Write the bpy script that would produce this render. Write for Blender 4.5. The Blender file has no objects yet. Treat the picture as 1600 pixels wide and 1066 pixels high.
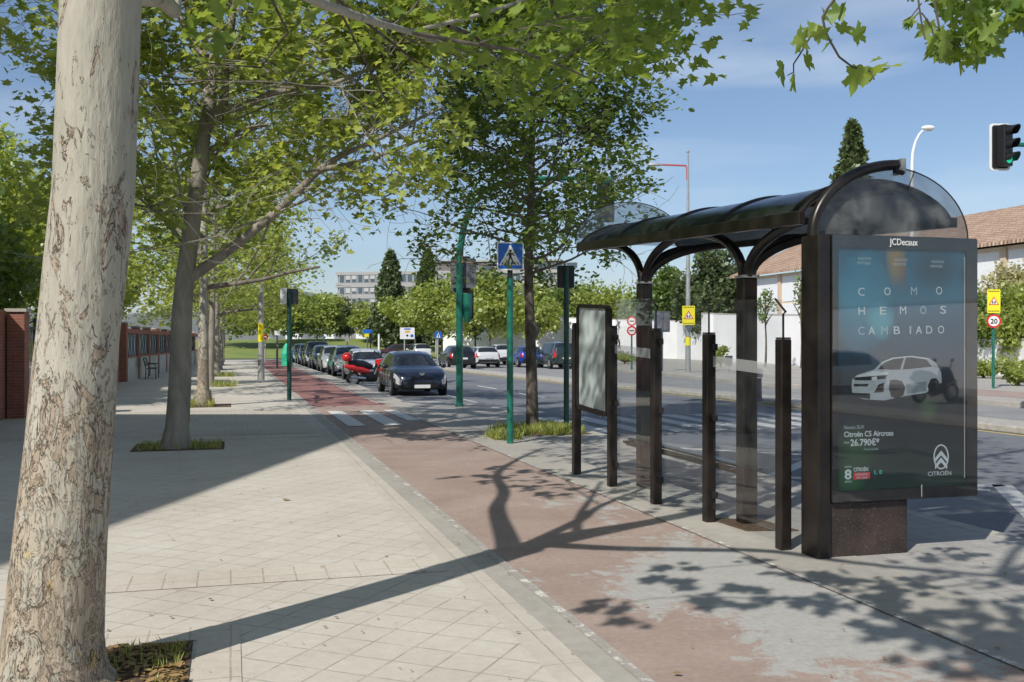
import bpy, bmesh, math, random
import numpy as np
from mathutils import Vector, Matrix
S = bpy.context.scene
COL = S.collection
# ---------------- camera / world / sun ----------------
F = 1547.0; TH = math.atan(439/1547); CH = 1.65
CT, ST = math.cos(TH), math.sin(TH)
cam = bpy.data.objects.new('camera', bpy.data.cameras.new('camera')); COL.objects.link(cam)
cam.location = (0, 0, CH); cam.rotation_euler = (math.radians(90), 0, -TH)
cam.data.sensor_width = 36; cam.data.lens = 36*F/1600; cam.data.clip_end = 20000; cam.data.clip_start = .05
S.camera = cam
EL = math.radians(42.5); AZ = math.radians(48.5)
SX, SY = math.sin(AZ)/math.tan(EL), math.cos(AZ)/math.tan(EL)
w = bpy.data.worlds.new('World'); S.world = w; w.use_nodes = True
nt = w.node_tree; bg = nt.nodes['Background']; bg.inputs[1].default_value = .105
sky = nt.nodes.new('ShaderNodeTexSky'); sky.sky_type = 'NISHITA'; sky.sun_disc = False
sky.sun_elevation = EL; sky.sun_rotation = math.pi+AZ; sky.altitude = 600; sky.air_density = 1.0; sky.dust_density = 1.1; sky.ozone_density = 3.2
# thin streaky cloud in the sky
tc = nt.nodes.new('ShaderNodeTexCoord'); mp = nt.nodes.new('ShaderNodeMapping'); mp.inputs['Scale'].default_value = (1.2, 1.2, 9)
nz = nt.nodes.new('ShaderNodeTexNoise'); nz.inputs['Scale'].default_value = 1.6; nz.inputs['Detail'].default_value = 7; nz.inputs['Distortion'].default_value = .4
cr = nt.nodes.new('ShaderNodeValToRGB'); cr.color_ramp.elements[0].position = .47; cr.color_ramp.elements[1].position = .78; cr.color_ramp.elements[1].color = (.5, .5, .5, 1)
mx = nt.nodes.new('ShaderNodeMixRGB'); mx.inputs[2].default_value = (7.2, 7.9, 8.8, 1)
nt.links.new(tc.outputs['Generated'], mp.inputs[0]); nt.links.new(mp.outputs[0], nz.inputs['Vector']); nt.links.new(nz.outputs[0], cr.inputs[0])
nt.links.new(cr.outputs[0], mx.inputs[0]); nt.links.new(sky.outputs[0], mx.inputs[1]); nt.links.new(mx.outputs[0], bg.inputs[0])
sl = bpy.data.lights.new('sun', 'SUN'); sl.energy = 4.0; sl.angle = math.radians(.55); sl.color = (1, .95, .87)
so = bpy.data.objects.new('sun', sl); COL.objects.link(so); so.location = (-20, -20, 30)
so.rotation_euler = Vector((math.sin(AZ)*math.cos(EL), math.cos(AZ)*math.cos(EL), -math.sin(EL))).to_track_quat('-Z', 'Y').to_euler()
S.view_settings.view_transform = 'Standard'; S.view_settings.look = 'None'; S.view_settings.exposure = .17; S.view_settings.gamma = 1
S.render.engine = 'CYCLES'
S.cycles.transparent_max_bounces = 16
# ---------------- helpers ----------------
def G(px, py, z=0.):            # photo pixel -> point on the level z
    d = F*(CH-z)/(py-533); r = (px-800)/F*d
    return (r*CT+d*ST, -r*ST+d*CT)
def D(px, py, d):               # photo pixel at a given depth
    r = (px-800)/F*d
    return (r*CT+d*ST, -r*ST+d*CT, CH-(py-533)/F*d)
def proj(P):
    r = P[:, 0]*CT-P[:, 1]*ST; d = P[:, 0]*ST+P[:, 1]*CT
    ds = np.where(d > .2, d, .2)
    return np.where(d > .2, 800+F*r/ds, -9999), np.where(d > .2, 533+F*(CH-P[:, 2])/ds, -9999), d
def tag(o, label=None, cat=None, group=None, kind=None):
    if label: o['label'] = label
    if cat: o['category'] = cat
    if group: o['group'] = group
    if kind: o['kind'] = kind
    return o
def empty(name, loc=(0, 0, 0), rz=0, label=None, cat=None, group=None):
    o = bpy.data.objects.new(name, None); COL.objects.link(o); o.location = loc; o.rotation_euler = (0, 0, rz); o.empty_display_size = .2
    return tag(o, label, cat, group)
def copy_tree(o, parent=None):
    c = o.copy(); COL.objects.link(c); c.parent = parent
    for ch in list(o.children): copy_tree(ch, c)
    return c
class MB:
    def __init__(s): s.v = []; s.f = []; s.m = []
    def add(s, vs, fs, m=0):
        n = len(s.v); s.v += [tuple(v) for v in vs]; s.f += [tuple(i+n for i in f) for f in fs]; s.m += [m]*len(fs); return s
    def box(s, x0, x1, y0, y1, z0, z1, m=0):
        return s.add([(x0,y0,z0),(x1,y0,z0),(x1,y1,z0),(x0,y1,z0),(x0,y0,z1),(x1,y0,z1),(x1,y1,z1),(x0,y1,z1)],
                     [(0,3,2,1),(4,5,6,7),(0,1,5,4),(1,2,6,5),(2,3,7,6),(3,0,4,7)], m)
    def tube(s, pts, rad, n=8, m=0, cap=True, sx=1, sy=1):
        pts = [Vector(p) for p in pts]
        if not hasattr(rad, '__len__'): rad = [rad]*len(pts)
        rings = []; u = None
        for i, p in enumerate(pts):
            t = (pts[min(i+1, len(pts)-1)]-pts[max(i-1, 0)]).normalized()
            if u is None:
                a = Vector((1, 0, 0)) if abs(t.x) < .9 else Vector((0, 1, 0))
                u = (a-t*a.dot(t)).normalized()
            else:
                u = (u-t*u.dot(t)); u = u.normalized() if u.length > 1e-6 else Vector((0, 1, 0))
            v = t.cross(u)
            rings.append([p+(u*math.cos(q*2*math.pi/n)*sx+v*math.sin(q*2*math.pi/n)*sy)*rad[i] for q in range(n)])
        vs = [q for r in rings for q in r]; fs = []
        for i in range(len(pts)-1):
            for q in range(n):
                a = i*n+q; b = i*n+(q+1) % n
                fs.append((a, b, b+n, a+n))
        if cap: fs.append(tuple(range(n-1, -1, -1))); fs.append(tuple((len(pts)-1)*n+q for q in range(n)))
        return s.add(vs, fs, m)
    def lathe(s, prof, n=16, c=(0, 0, 0), m=0, axis='z'):
        vs = []
        for r, z in prof:
            for q in range(n):
                a = q*2*math.pi/n; x, y = r*math.cos(a), r*math.sin(a)
                vs.append((c[0]+x, c[1]+y, c[2]+z) if axis == 'z' else ((c[0]+z, c[1]+x, c[2]+y) if axis == 'x' else (c[0]+y, c[1]+z, c[2]+x)))
        fs = [(i*n+q, i*n+(q+1) % n, (i+1)*n+(q+1) % n, (i+1)*n+q) for i in range(len(prof)-1) for q in range(n)]
        fs += [tuple(range(n-1, -1, -1)), tuple((len(prof)-1)*n+q for q in range(n))]
        return s.add(vs, fs, m)
    def ell(s, c, r, m=0, n=16, k=10):
        vs = []; fs = []
        for i in range(k+1):
            th = math.pi*i/k
            for q in range(n):
                a = q*2*math.pi/n; vs.append((c[0]+r[0]*math.sin(th)*math.cos(a), c[1]+r[1]*math.sin(th)*math.sin(a), c[2]+r[2]*math.cos(th)))
        for i in range(k):
            for q in range(n): fs.append((i*n+q, (i+1)*n+q, (i+1)*n+(q+1) % n, i*n+(q+1) % n))
        return s.add(vs, fs, m)
    def plate(s, pts, y0, y1, m=0):          # polygon in XZ, thickness in Y (front y0)
        n = len(pts); vs = [(x, y0, z) for x, z in pts]+[(x, y1, z) for x, z in pts]
        fs = [tuple(range(n)), tuple(range(2*n-1, n-1, -1))]+[(i, i+n, (i+1) % n+n, (i+1) % n) for i in range(n)]
        return s.add(vs, fs, m)
    def slab(s, pts, z0, z1, m=0):
        n = len(pts); vs = [(x, y, z0) for x, y in pts]+[(x, y, z1) for x, y in pts]
        fs = [tuple(range(n-1, -1, -1)), tuple(range(n, 2*n))]+[(i, (i+1) % n, (i+1) % n+n, i+n) for i in range(n)]
        return s.add(vs, fs, m)
    def build(s, name, mats, parent=None, smooth=False, bevel=0, loc=None):
        me = bpy.data.meshes.new(name); me.from_pydata(s.v, [], s.f)
        if not isinstance(mats, (list, tuple)): mats = [mats]
        for m in mats: me.materials.append(m)
        me.polygons.foreach_set('material_index', s.m)
        me.validate(); me.update()
        bm = bmesh.new(); bm.from_mesh(me); bmesh.ops.recalc_face_normals(bm, faces=bm.faces); bm.to_mesh(me); bm.free()
        if smooth:
            for p in me.polygons: p.use_smooth = True
            try: me.set_sharp_from_angle(angle=math.radians(smooth if smooth > 1 else 38))
            except Exception: pass
        o = bpy.data.objects.new(name, me); COL.objects.link(o)
        if parent: o.parent = parent
        if loc: o.location = loc
        if bevel:
            b = o.modifiers.new('b', 'BEVEL'); b.width = bevel; b.segments = 2; b.limit_method = 'ANGLE'
        return o
def rrect(x0, x1, z0, z1, r, n=5):
    P = []
    for cx, cz, a0 in ((x1-r, z0+r, -90), (x1-r, z1-r, 0), (x0+r, z1-r, 90), (x0+r, z0+r, 180)):
        for i in range(n+1):
            a = math.radians(a0+90*i/n); P.append((cx+r*math.cos(a), cz+r*math.sin(a)))
    return P
def disc(cx, cz, r, n=28): return [(cx+r*math.cos(2*math.pi*i/n), cz+r*math.sin(2*math.pi*i/n)) for i in range(n)]
def text(name, s, size, mat, parent, loc, width=None, rz=0, bold=0, align='LEFT', depth=.001):
    cu = bpy.data.curves.new(name, 'FONT'); cu.body = s; cu.size = size; cu.extrude = depth; cu.offset = bold; cu.align_x = align; cu.resolution_u = 3
    t = bpy.data.objects.new('tmp', cu); COL.objects.link(t); bpy.context.view_layer.update()
    me = bpy.data.meshes.new_from_object(t.evaluated_get(bpy.context.evaluated_depsgraph_get()))
    COL.objects.unlink(t); bpy.data.objects.remove(t)
    me.name = name; me.materials.clear(); me.materials.append(mat)
    o = bpy.data.objects.new(name, me); COL.objects.link(o); o.parent = parent; o.location = loc; o.rotation_euler = (math.radians(90), 0, rz)
    if width and len(me.vertices):
        xs = [v.co.x for v in me.vertices]; k = width/(max(xs)-min(xs))
        for v in me.vertices: v.co.x *= k
    return o
# ---------------- materials ----------------
class NT:
    def __init__(s, name):
        s.m = bpy.data.materials.new(name); s.m.use_nodes = True; s.t = s.m.node_tree; s.b = s.t.nodes['Principled BSDF']; s.out = s.t.nodes['Material Output']
    def n(s, ty, **k):
        q = s.t.nodes.new(ty)
        for a, b in k.items():
            if a.startswith('i_'):
                key = a[2:].replace('_', ' '); q.inputs[key].default_value = b
            else: setattr(q, a, b)
        return q
    def l(s, a, b): s.t.links.new(a, b)
    def co(s, scale=(1, 1, 1), rot=(0, 0, 0), obj=True):
        c = s.n('ShaderNodeTexCoord') if obj else s.n('ShaderNodeNewGeometry'); m = s.n('ShaderNodeMapping'); m.inputs['Scale'].default_value = scale; m.inputs['Rotation'].default_value = rot
        s.l(c.outputs['Object' if obj else 'Position'], m.inputs[0]); return m.outputs[0]
    def noise(s, vec, scale, detail=5, rough=.55, dist=0):
        q = s.n('ShaderNodeTexNoise'); q.inputs['Scale'].default_value = scale; q.inputs['Detail'].default_value = detail; q.inputs['Roughness'].default_value = rough; q.inputs['Distortion'].default_value = dist
        s.l(vec, q.inputs['Vector']); return q.outputs[0]
    def ramp(s, fac, *st):
        q = s.n('ShaderNodeValToRGB'); e = q.color_ramp.elements
        while len(e) < len(st): e.new(.5)
        for i, (p, c) in enumerate(st):
            e[i].position = p; e[i].color = (*(c if hasattr(c, '__len__') else (c, c, c)), 1)
        s.l(fac, q.inputs[0]); return q.outputs[0]
    def mix(s, f, a, b, blend='MIX'):
        q = s.n('ShaderNodeMixRGB', blend_type=blend)
        for i, x in enumerate((f, a, b)):
            if hasattr(x, 'is_output'): s.l(x, q.inputs[i])
            elif i == 0: q.inputs[0].default_value = x
            else: q.inputs[i].default_value = (*x, 1) if hasattr(x, '__len__') else (x, x, x, 1)
        return q.outputs[0]
    def math(s, op, a, b=0):
        q = s.n('ShaderNodeMath', operation=op)
        for i, x in enumerate((a, b)):
            if hasattr(x, 'is_output'): s.l(x, q.inputs[i])
            else: q.inputs[i].default_value = x
        return q.outputs[0]
    def bump(s, h, strength=.3, dist=.01):
        q = s.n('ShaderNodeBump'); q.inputs['Strength'].default_value = strength; q.inputs['Distance'].default_value = dist
        s.l(h, q.inputs['Height']); s.l(q.outputs[0], s.b.inputs['Normal']); return q
    def set(s, col=None, rough=None, metal=None, spec=None, coat=None):
        if col is not None:
            if hasattr(col, 'is_output'): s.l(col, s.b.inputs['Base Color'])
            else: s.b.inputs['Base Color'].default_value = (*col, 1)
        if rough is not None:
            if hasattr(rough, 'is_output'): s.l(rough, s.b.inputs['Roughness'])
            else: s.b.inputs['Roughness'].default_value = rough
        if metal is not None: s.b.inputs['Metallic'].default_value = metal
        if spec is not None: s.b.inputs['Specular IOR Level'].default_value = spec
        if coat is not None: s.b.inputs['Coat Weight'].default_value = coat; s.b.inputs['Coat Roughness'].default_value = .04
        return s.m
def pm(name, col, rough=.6, metal=0, var=.18, scale=6, bump=0, coat=None, spec=None):
    t = NT(name); v = t.co(); n = t.noise(v, scale, 6)
    c = t.mix(t.ramp(n, (.3, 0), (.7, 1)), tuple(x*(1-var) for x in col), tuple(min(1, x*(1+var)) for x in col))
    if bump: t.bump(t.noise(v, scale*12, 4), bump, .01)
    return t.set(c, rough, metal, spec, coat)
def glass_mat(name, tint, refl=1.45, extra=.0, dirt=.03):
    t = NT(name); tr = t.n('ShaderNodeBsdfTransparent'); tr.inputs[0].default_value = (*tint, 1)
    gl = t.n('ShaderNodeBsdfGlossy'); gl.inputs['Roughness'].default_value = .02; gl.inputs[0].default_value = (1, 1, 1, 1)
    lw = t.n('ShaderNodeLayerWeight'); lw.inputs[0].default_value = .5; f0 = ((refl-1)/(refl+1))**2
    f = t.math('ADD', t.math('MULTIPLY', t.math('POWER', lw.outputs['Facing'], 5.0), 1-f0), f0+extra)
    ms = t.n('ShaderNodeMixShader'); t.l(f, ms.inputs[0]); t.l(tr.outputs[0], ms.inputs[1]); t.l(gl.outputs[0], ms.inputs[2])
    df = t.n('ShaderNodeBsdfDiffuse'); df.inputs[0].default_value = (.55, .56, .55, 1)
    m2 = t.n('ShaderNodeMixShader'); nn = t.ramp(t.noise(t.co(), 4, 6, .6, .3), (.35, 0), (.8, dirt*3)); t.l(nn, m2.inputs[0])
    t.l(ms.outputs[0], m2.inputs[1]); t.l(df.outputs[0], m2.inputs[2]); t.l(m2.outputs[0], t.out.inputs[0]); return t.m
def leaf_mat(name, a, b, trans=.45, hue=None):
    t = NT(name); g = t.n('ShaderNodeNewGeometry'); r = g.outputs['Random Per Island']
    c = t.mix(r, a, b); pn = t.noise(t.co(), 1.3, 3); c = t.mix(t.ramp(pn, (.36, .0), (.64, .5)), c, t.mix(.5, a, tuple(min(1, x*1.35) for x in b)))
    df = t.n('ShaderNodeBsdfDiffuse'); tl = t.n('ShaderNodeBsdfTranslucent'); gl = t.n('ShaderNodeBsdfGlossy'); gl.inputs['Roughness'].default_value = .42; gl.inputs[0].default_value = (.9, 1, .8, 1)
    t.l(c, df.inputs[0]); c2 = t.mix(1.0, c, (1.9, 1.75, .8), 'MULTIPLY'); t.l(c2, tl.inputs[0])
    m1 = t.n('ShaderNodeMixShader'); m1.inputs[0].default_value = trans; t.l(df.outputs[0], m1.inputs[1]); t.l(tl.outputs[0], m1.inputs[2])
    m2 = t.n('ShaderNodeMixShader'); m2.inputs[0].default_value = .045; t.l(m1.outputs[0], m2.inputs[1]); t.l(gl.outputs[0], m2.inputs[2]); t.l(m2.outputs[0], t.out.inputs[0])
    return t.m
M = {}
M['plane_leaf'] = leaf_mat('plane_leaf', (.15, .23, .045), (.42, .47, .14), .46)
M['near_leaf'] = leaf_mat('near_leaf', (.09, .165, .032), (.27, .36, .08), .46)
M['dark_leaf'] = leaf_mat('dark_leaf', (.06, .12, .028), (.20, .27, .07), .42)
M['yellow_leaf'] = leaf_mat('yellow_leaf', (.16, .23, .045), (.38, .42, .13), .4)
M['conifer'] = leaf_mat('conifer', (.05, .08, .03), (.11, .145, .06), .2)
M['silver_leaf'] = leaf_mat('silver_leaf', (.12, .15, .08), (.24, .27, .16), .3)
M['blossom'] = leaf_mat('blossom', (.30, .32, .16), (.55, .50, .36), .3)
M['grass'] = leaf_mat('grass', (.17, .25, .05), (.45, .44, .16), .4)
M['dry_leaf'] = leaf_mat('dry_leaf', (.22, .12, .05), (.42, .30, .14), .1)
def bark_plane():
    t = NT('plane_bark'); v = t.co((1, 1, .42)); z = t.n('ShaderNodeSeparateXYZ'); c0 = t.n('ShaderNodeTexCoord'); t.l(c0.outputs['Object'], z.inputs[0]); Z = z.outputs[2]
    n1 = t.noise(v, 8.5, 10, .66, 1.1); low = t.ramp(t.math('MULTIPLY', Z, .3), (0, .13), (.12, .165), (.3, .15), (.5, .06), (1, .0))
    fl = t.ramp(t.math('ADD', n1, low), (.625, 0), (.64, 1))
    n2 = t.noise(v, 19, 10, .72, 1.4); fl2 = t.ramp(t.math('ADD', n2, low), (.635, 0), (.645, 1))
    big = t.noise(v, 2.2, 4)
    base = t.mix(t.ramp(big, (.3, 0), (.7, 1)), (.47, .44, .375), (.36, .345, .285))
    fine = t.noise(t.co((1, 1, .25)), 30, 6); base = t.mix(.22, base, fine, 'OVERLAY')
    b2 = t.mix(t.math('MULTIPLY', fl, .85), base, t.mix(n2, (.30, .22, .16), (.47, .38, .29)))
    b3 = t.mix(t.math('MULTIPLY', fl2, .7), b2, (.46, .40, .31))
    ye = t.ramp(t.noise(v, 7, 2), (.68, 0), (.70, 1)); b3 = t.mix(t.math('MULTIPLY', t.math('MULTIPLY', ye, low), 5), b3, (.58, .42, .2))
    # narrow cracks along flake rims
    e1 = t.math('SUBTRACT', 1, t.math('MULTIPLY', t.math('ABSOLUTE', t.math('SUBTRACT', t.math('ADD', n1, low), .632)), 60)); e1 = t.ramp(e1, (0, 0), (1, 1))
    e2 = t.math('SUBTRACT', 1, t.math('MULTIPLY', t.math('ABSOLUTE', t.math('SUBTRACT', t.math('ADD', n2, low), .64)), 45)); e2 = t.ramp(e2, (0, 0), (1, 1))
    cr = t.math('MAXIMUM', e1, t.math('MULTIPLY', e2, .8))
    b4 = t.mix(t.math('MULTIPLY', cr, .62), b3, (.10, .07, .05))
    h = t.math('ADD', t.math('MULTIPLY', fl, -.6), t.math('ADD', t.math('MULTIPLY', fl2, -.4), t.math('MULTIPLY', fine, .25)))
    t.bump(h, 1, .05); return t.set(b4, .82, spec=.2)
M['plane_bark'] = bark_plane()
def bark(name, a, b, sc=9):
    t = NT(name); v = t.co((1, 1, .3)); n = t.noise(v, sc, 8, .65, .6); c = t.mix(t.ramp(n, (.35, 0), (.65, 1)), a, b); t.bump(n, .6, .02); return t.set(c, .85, spec=.2)
M['grey_bark'] = bark('grey_bark', (.21, .19, .155), (.36, .33, .28), 6)
M['dark_bark'] = bark('dark_bark', (.06, .05, .04), (.19, .165, .135), 12)
M['green'] = pm('green_paint', (.012, .14, .10), .35, var=.3, scale=9, bump=.1)
M['dkgreen'] = pm('dark_green_paint', (.01, .055, .045), .45, var=.3, scale=9)
M['shelter'] = pm('shelter_metal', (.018, .0145, .013), .32, .2, var=.6, scale=5, bump=.05)
M['shelter_base'] = None
t = NT('kiosk_base'); v = t.co(); n = t.noise(v, 75, 2); n2 = t.noise(v, 3, 5)
M['shelter_base'] = t.set(t.mix(t.ramp(n, (.62, 0), (.70, .7)), t.mix(t.ramp(n2, (.3, 0), (.7, 1)), (.012, .009, .008), (.06, .04, .033)), (.26, .21, .17)), .55)
t = NT('roof_smoked'); tr = t.n('ShaderNodeBsdfTransparent'); tr.inputs[0].default_value = (.30, .33, .36, 1); gl = t.n('ShaderNodeBsdfGlossy'); gl.inputs['Roughness'].default_value = .12; gl.inputs[0].default_value = (.8, .85, .9, 1)
df = t.n('ShaderNodeBsdfDiffuse'); df.inputs[0].default_value = (.06, .07, .08, 1); fr = t.n('ShaderNodeLayerWeight'); fr.inputs[0].default_value = .35
m1 = t.n('ShaderNodeMixShader'); m1.inputs[0].default_value = .34; t.l(tr.outputs[0], m1.inputs[1]); t.l(df.outputs[0], m1.inputs[2]); m2 = t.n('ShaderNodeMixShader'); t.l(t.math('ADD', t.math('MULTIPLY', fr.outputs['Fresnel'], .7), .03), m2.inputs[0]); t.l(m1.outputs[0], m2.inputs[1]); t.l(gl.outputs[0], m2.inputs[2]); t.l(m2.outputs[0], t.out.inputs[0]); M['smoked'] = t.m
M['glass'] = glass_mat('clear_glass', (.94, .955, .955), 1.4, .0, .012)
M['lunette'] = glass_mat('lunette_glass', (.70, .71, .72), 1.4, .0, .11)
M['lunette_far'] = glass_mat('lunette_far_glass', (.72, .74, .75), 1.4, .0, .06)
M['cover'] = glass_mat('cover_glass', (.97, .98, .98), 1.5, .015, .002)
M['black'] = pm('black_plastic', (.012, .012, .013), .45)
M['rubber'] = pm('rubber', (.018, .018, .018), .8)
M['chrome'] = pm('chrome', (.6, .6, .62), .15, 1, .05)
M['alloy'] = pm('alloy', (.38, .38, .4), .3, .8, .1)
M['grey_metal'] = pm('grey_metal', (.36, .37, .37), .45, .4)
M['galv'] = pm('galvanised', (.42, .42, .41), .5, .5)
M['white'] = pm('white_paint', (.78, .78, .76), .5, var=.05)
M['car_glass'] = pm('car_glass', (.015, .02, .025), .04, 0, .2, 2, spec=.8)
M['headlamp'] = pm('headlamp', (.5, .52, .53), .12, 0, .35, 14, coat=1)
M['tail'] = pm('tail_lamp', (.45, .01, .012), .12, 0, .3, 10, coat=1)
M['plate'] = pm('plate', (.7, .7, .7), .5, var=.04)
M['yellow'] = pm('yellow_sign', (.82, .72, .02), .45, var=.05)
M['signblue'] = pm('sign_blue', (.01, .13, .55), .3, var=.12, scale=3)
M['signred'] = pm('sign_red', (.6, .015, .02), .4, var=.08)
M['signback'] = pm('sign_back', (.10, .12, .15), .5, .3)
M['redsign_dark'] = pm('dark_red_arm', (.42, .10, .09), .5)
M['white_wall'] = pm('white_render', (.86, .85, .85), .85, var=.07, scale=.6, bump=.2)
M['cream'] = pm('cream_render', (.74, .66, .54), .85, var=.06, scale=1)
M['panel_white'] = pm('panel_white', (.78, .80, .82), .7, var=.05)
M['concrete'] = pm('concrete', (.50, .46, .40), .85, var=.12, scale=5, bump=.25)
M['kerb'] = pm('kerb_stone', (.40, .38, .34), .85, var=.22, scale=7, bump=.3)
M['soil'] = pm('soil', (.13, .085, .05), .95, var=.6, scale=25, bump=1)
M['red_plastic'] = pm('red_plastic', (.55, .02, .02), .25, coat=.6)
# ---------------- ground, paving, road ----------------
def asphalt(name, a, b, fine=.25):
    t = NT(name); v = t.co(); n = t.noise(v, .6, 6); f = t.noise(v, 220, 2); g = t.noise(v, 9, 6, .6)
    c = t.mix(t.ramp(n, (.35, 0), (.65, 1)), a, b); c = t.mix(fine, c, f, 'OVERLAY'); c = t.mix(.25, c, g, 'OVERLAY'); t.bump(f, .35, .004); return t.set(c, .85, spec=.3)
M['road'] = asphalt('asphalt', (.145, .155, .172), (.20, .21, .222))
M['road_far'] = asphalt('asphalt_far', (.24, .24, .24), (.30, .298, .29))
def bikemat():
    t = NT('worn_red_surfacing'); v = t.co(); x = t.co((1, .55, 1)); n = t.noise(x, .85, 9, .68, .35); n2 = t.noise(v, 5.5, 8, .75, .6)
    sep = t.n('ShaderNodeSeparateXYZ'); t.l(v, sep.inputs[0])
    # worn away most where cyclists and walkers turn in front of the shelter
    gx = t.math('ABSOLUTE', t.math('SUBTRACT', sep.outputs[1], 6.0)); gx = t.ramp(t.math('MULTIPLY', gx, .1), (.0, .30), (.17, .13), (.5, .0))
    gxx = t.ramp(t.math('MULTIPLY', sep.outputs[0], .1), (.22, 0), (.30, 1))
    k = t.math('ADD', t.math('ADD', t.math('MULTIPLY', n, .65), t.math('MULTIPLY', n2, .5)), t.math('MULTIPLY', gx, gxx))
    mask = t.ramp(k, (.675, 0), (.71, 1))
    f = t.noise(v, 180, 3)
    red = t.mix(t.ramp(t.noise(v, 1.3, 6), (.3, 0), (.7, 1)), (.32, .24, .205), (.41, .32, .28)); grey = t.mix(n2, (.35, .34, .325), (.47, .46, .43))
    c = t.mix(mask, red, grey); c = t.mix(.35, c, f, 'OVERLAY'); c = t.mix(.3, c, t.noise(v, 22, 6, .7), 'OVERLAY')
    pale = t.ramp(t.noise(x, 7, 8, .8, 1), (.66, 0), (.72, 1)); c = t.mix(t.math('MULTIPLY', pale, .5), c, (.52, .45, .38))
    t.bump(f, .4, .004); return t.set(c, .88, spec=.25)
M['bike'] = bikemat()
M['bike_red'] = asphalt('red_surfacing', (.26, .125, .115), (.34, .175, .16))
def paving(name, a, b, mortar, w, h, rot=0, off=0., ms=.007):
    t = NT(name); v = t.co(rot=(0, 0, rot)); br = t.n('ShaderNodeTexBrick'); br.offset = off; br.squash = 1
    wob = t.noise(t.co(), 3, 3); 
    t.l(v, br.inputs['Vector']); br.inputs['Scale'].default_value = 1; br.inputs['Brick Width'].default_value = w; br.inputs['Row Height'].default_value = h; br.inputs['Mortar Size'].default_value = ms; br.inputs['Mortar Smooth'].default_value = .4
    br.inputs['Color1'].default_value = (*a, 1); br.inputs['Color2'].default_value = (*b, 1); br.inputs['Mortar'].default_value = (*mortar, 1)
    v0 = t.co(); st = t.noise(v0, .8, 7, .65, .3); f = t.noise(v0, 120, 3); g = t.noise(v0, 14, 7, .7)
    c = t.mix(t.ramp(t.noise(v0, 5, 7, .75), (.35, .12), (.62, .9)), br.outputs[0], t.mix(.5, a, b)) # joints partly filled with dust
    c = t.mix(.38, c, t.ramp(st, (.25, .3), (.75, .68)), 'OVERLAY'); c = t.mix(.18, c, f, 'OVERLAY'); c = t.mix(.22, c, g, 'OVERLAY')
    t.bump(t.math('ADD', t.math('MULTIPLY', br.outputs[1], -1), t.math('MULTIPLY', f, .2)), .5, .004); return t.set(c, .85, spec=.25)
M['pave'] = paving('slab_paving', (.545, .505, .445), (.60, .56, .495), (.27, .235, .195), .25, .25, math.radians(38))
M['pave_row'] = paving('slab_rows', (.56, .51, .44), (.60, .55, .48), (.30, .26, .21), .22, .42, ms=.007)
M['pave_edge'] = paving('edge_slabs', (.52, .48, .42), (.56, .515, .45), (.33, .29, .24), .205, .6)
M['pave_plat'] = paving('platform_tiles', (.34, .33, .31), (.40, .385, .36), (.20, .19, .175), .2, .2)
M['pave_small'] = paving('small_tiles', (.50, .46, .40), (.54, .49, .43), (.38, .34, .3), .1, .1)
M['conc'] = asphalt('concrete_strip', (.36, .34, .305), (.43, .405, .36), .2)
def wornpaint(name, col, base, t0=.42):
    t = NT(name); v = t.co(); n = t.noise(v, 7, 9, .78, .4); m = t.ramp(n, (t0, 0), (t0+.06, 1)); c = t.mix(m, base, col); return t.set(t.mix(.3, c, t.noise(v, 90, 3), 'OVERLAY'), .8)
M['line'] = wornpaint('worn_line', (.66, .64, .6), (.36, .33, .30), .52)
M['zebra'] = wornpaint('zebra_paint', (.66, .65, .63), (.45, .42, .4), .34)
M['roadmark'] = wornpaint('road_marking', (.50, .50, .49), (.2, .21, .22), .36)
M['yline'] = wornpaint('yellow_line', (.55, .42, .14), (.3, .28, .25), .36)
def struct(name, mb, mat, **k): return tag(mb.build(name, mat, **k), kind='structure')
def poly(pts, z, name, mat):
    n = len(pts); mb = MB(); mb.add([(x, y, z) for x, y in pts], [tuple(range(n))]); return struct(name, mb, mat)
M['dirt'] = pm('far_ground', (.20, .19, .13), .95, var=.3, scale=.05)
poly([(-3000, -3000), (3000, -3000), (3000, 3000), (-3000, 3000)], -.19, 'ground', M['dirt'])
# carriageways
NEAR = [(14.6, -60), (14.6, 28), (13.6, 38), (12.45, 60), (12.0, 70)]
road = [(4.0, -60), (14.6, -60), (14.6, 28), (13.6, 38), (12.45, 60), (12.0, 76), (12, 101), (4.0, 101)]
poly(road, -.15, 'road', M['road'])
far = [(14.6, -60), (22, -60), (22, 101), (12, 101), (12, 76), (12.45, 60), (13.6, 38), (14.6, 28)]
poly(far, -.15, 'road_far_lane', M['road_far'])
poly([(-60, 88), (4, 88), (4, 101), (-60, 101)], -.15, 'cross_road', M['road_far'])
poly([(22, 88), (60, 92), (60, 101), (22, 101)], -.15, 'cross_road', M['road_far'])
# median
mb = MB(); prof = [(14.6, 8), (14.6, 28), (13.6, 38), (12.45, 60), (12.15, 70)]
mb.slab([p for p in prof]+[(x+1.15, y) for x, y in reversed(prof)], -.149, 0.0)
struct('median_kerb', mb, M['kerb'], bevel=.03)
mb = MB(); prof = [(14.6, -60), (14.6, 4)]
mb.slab(prof+[(x+1.15, y) for x, y in reversed(prof)], -.149, 0.0); struct('median_kerb', mb, M['kerb'], bevel=.03)
def strip(name, pts, wd, z, mat):
    L = [(x-wd/2, y) for x, y in pts]; R = [(x+wd/2, y) for x, y in reversed(pts)]; return poly(L+R[:0]+[(x, y) for x, y in R], z, name, mat)
strip('yellow_line', [(14.45, 8), (14.45, 28), (13.45, 38), (12.3, 60)], .13, -.146, M['yline'])
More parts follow.
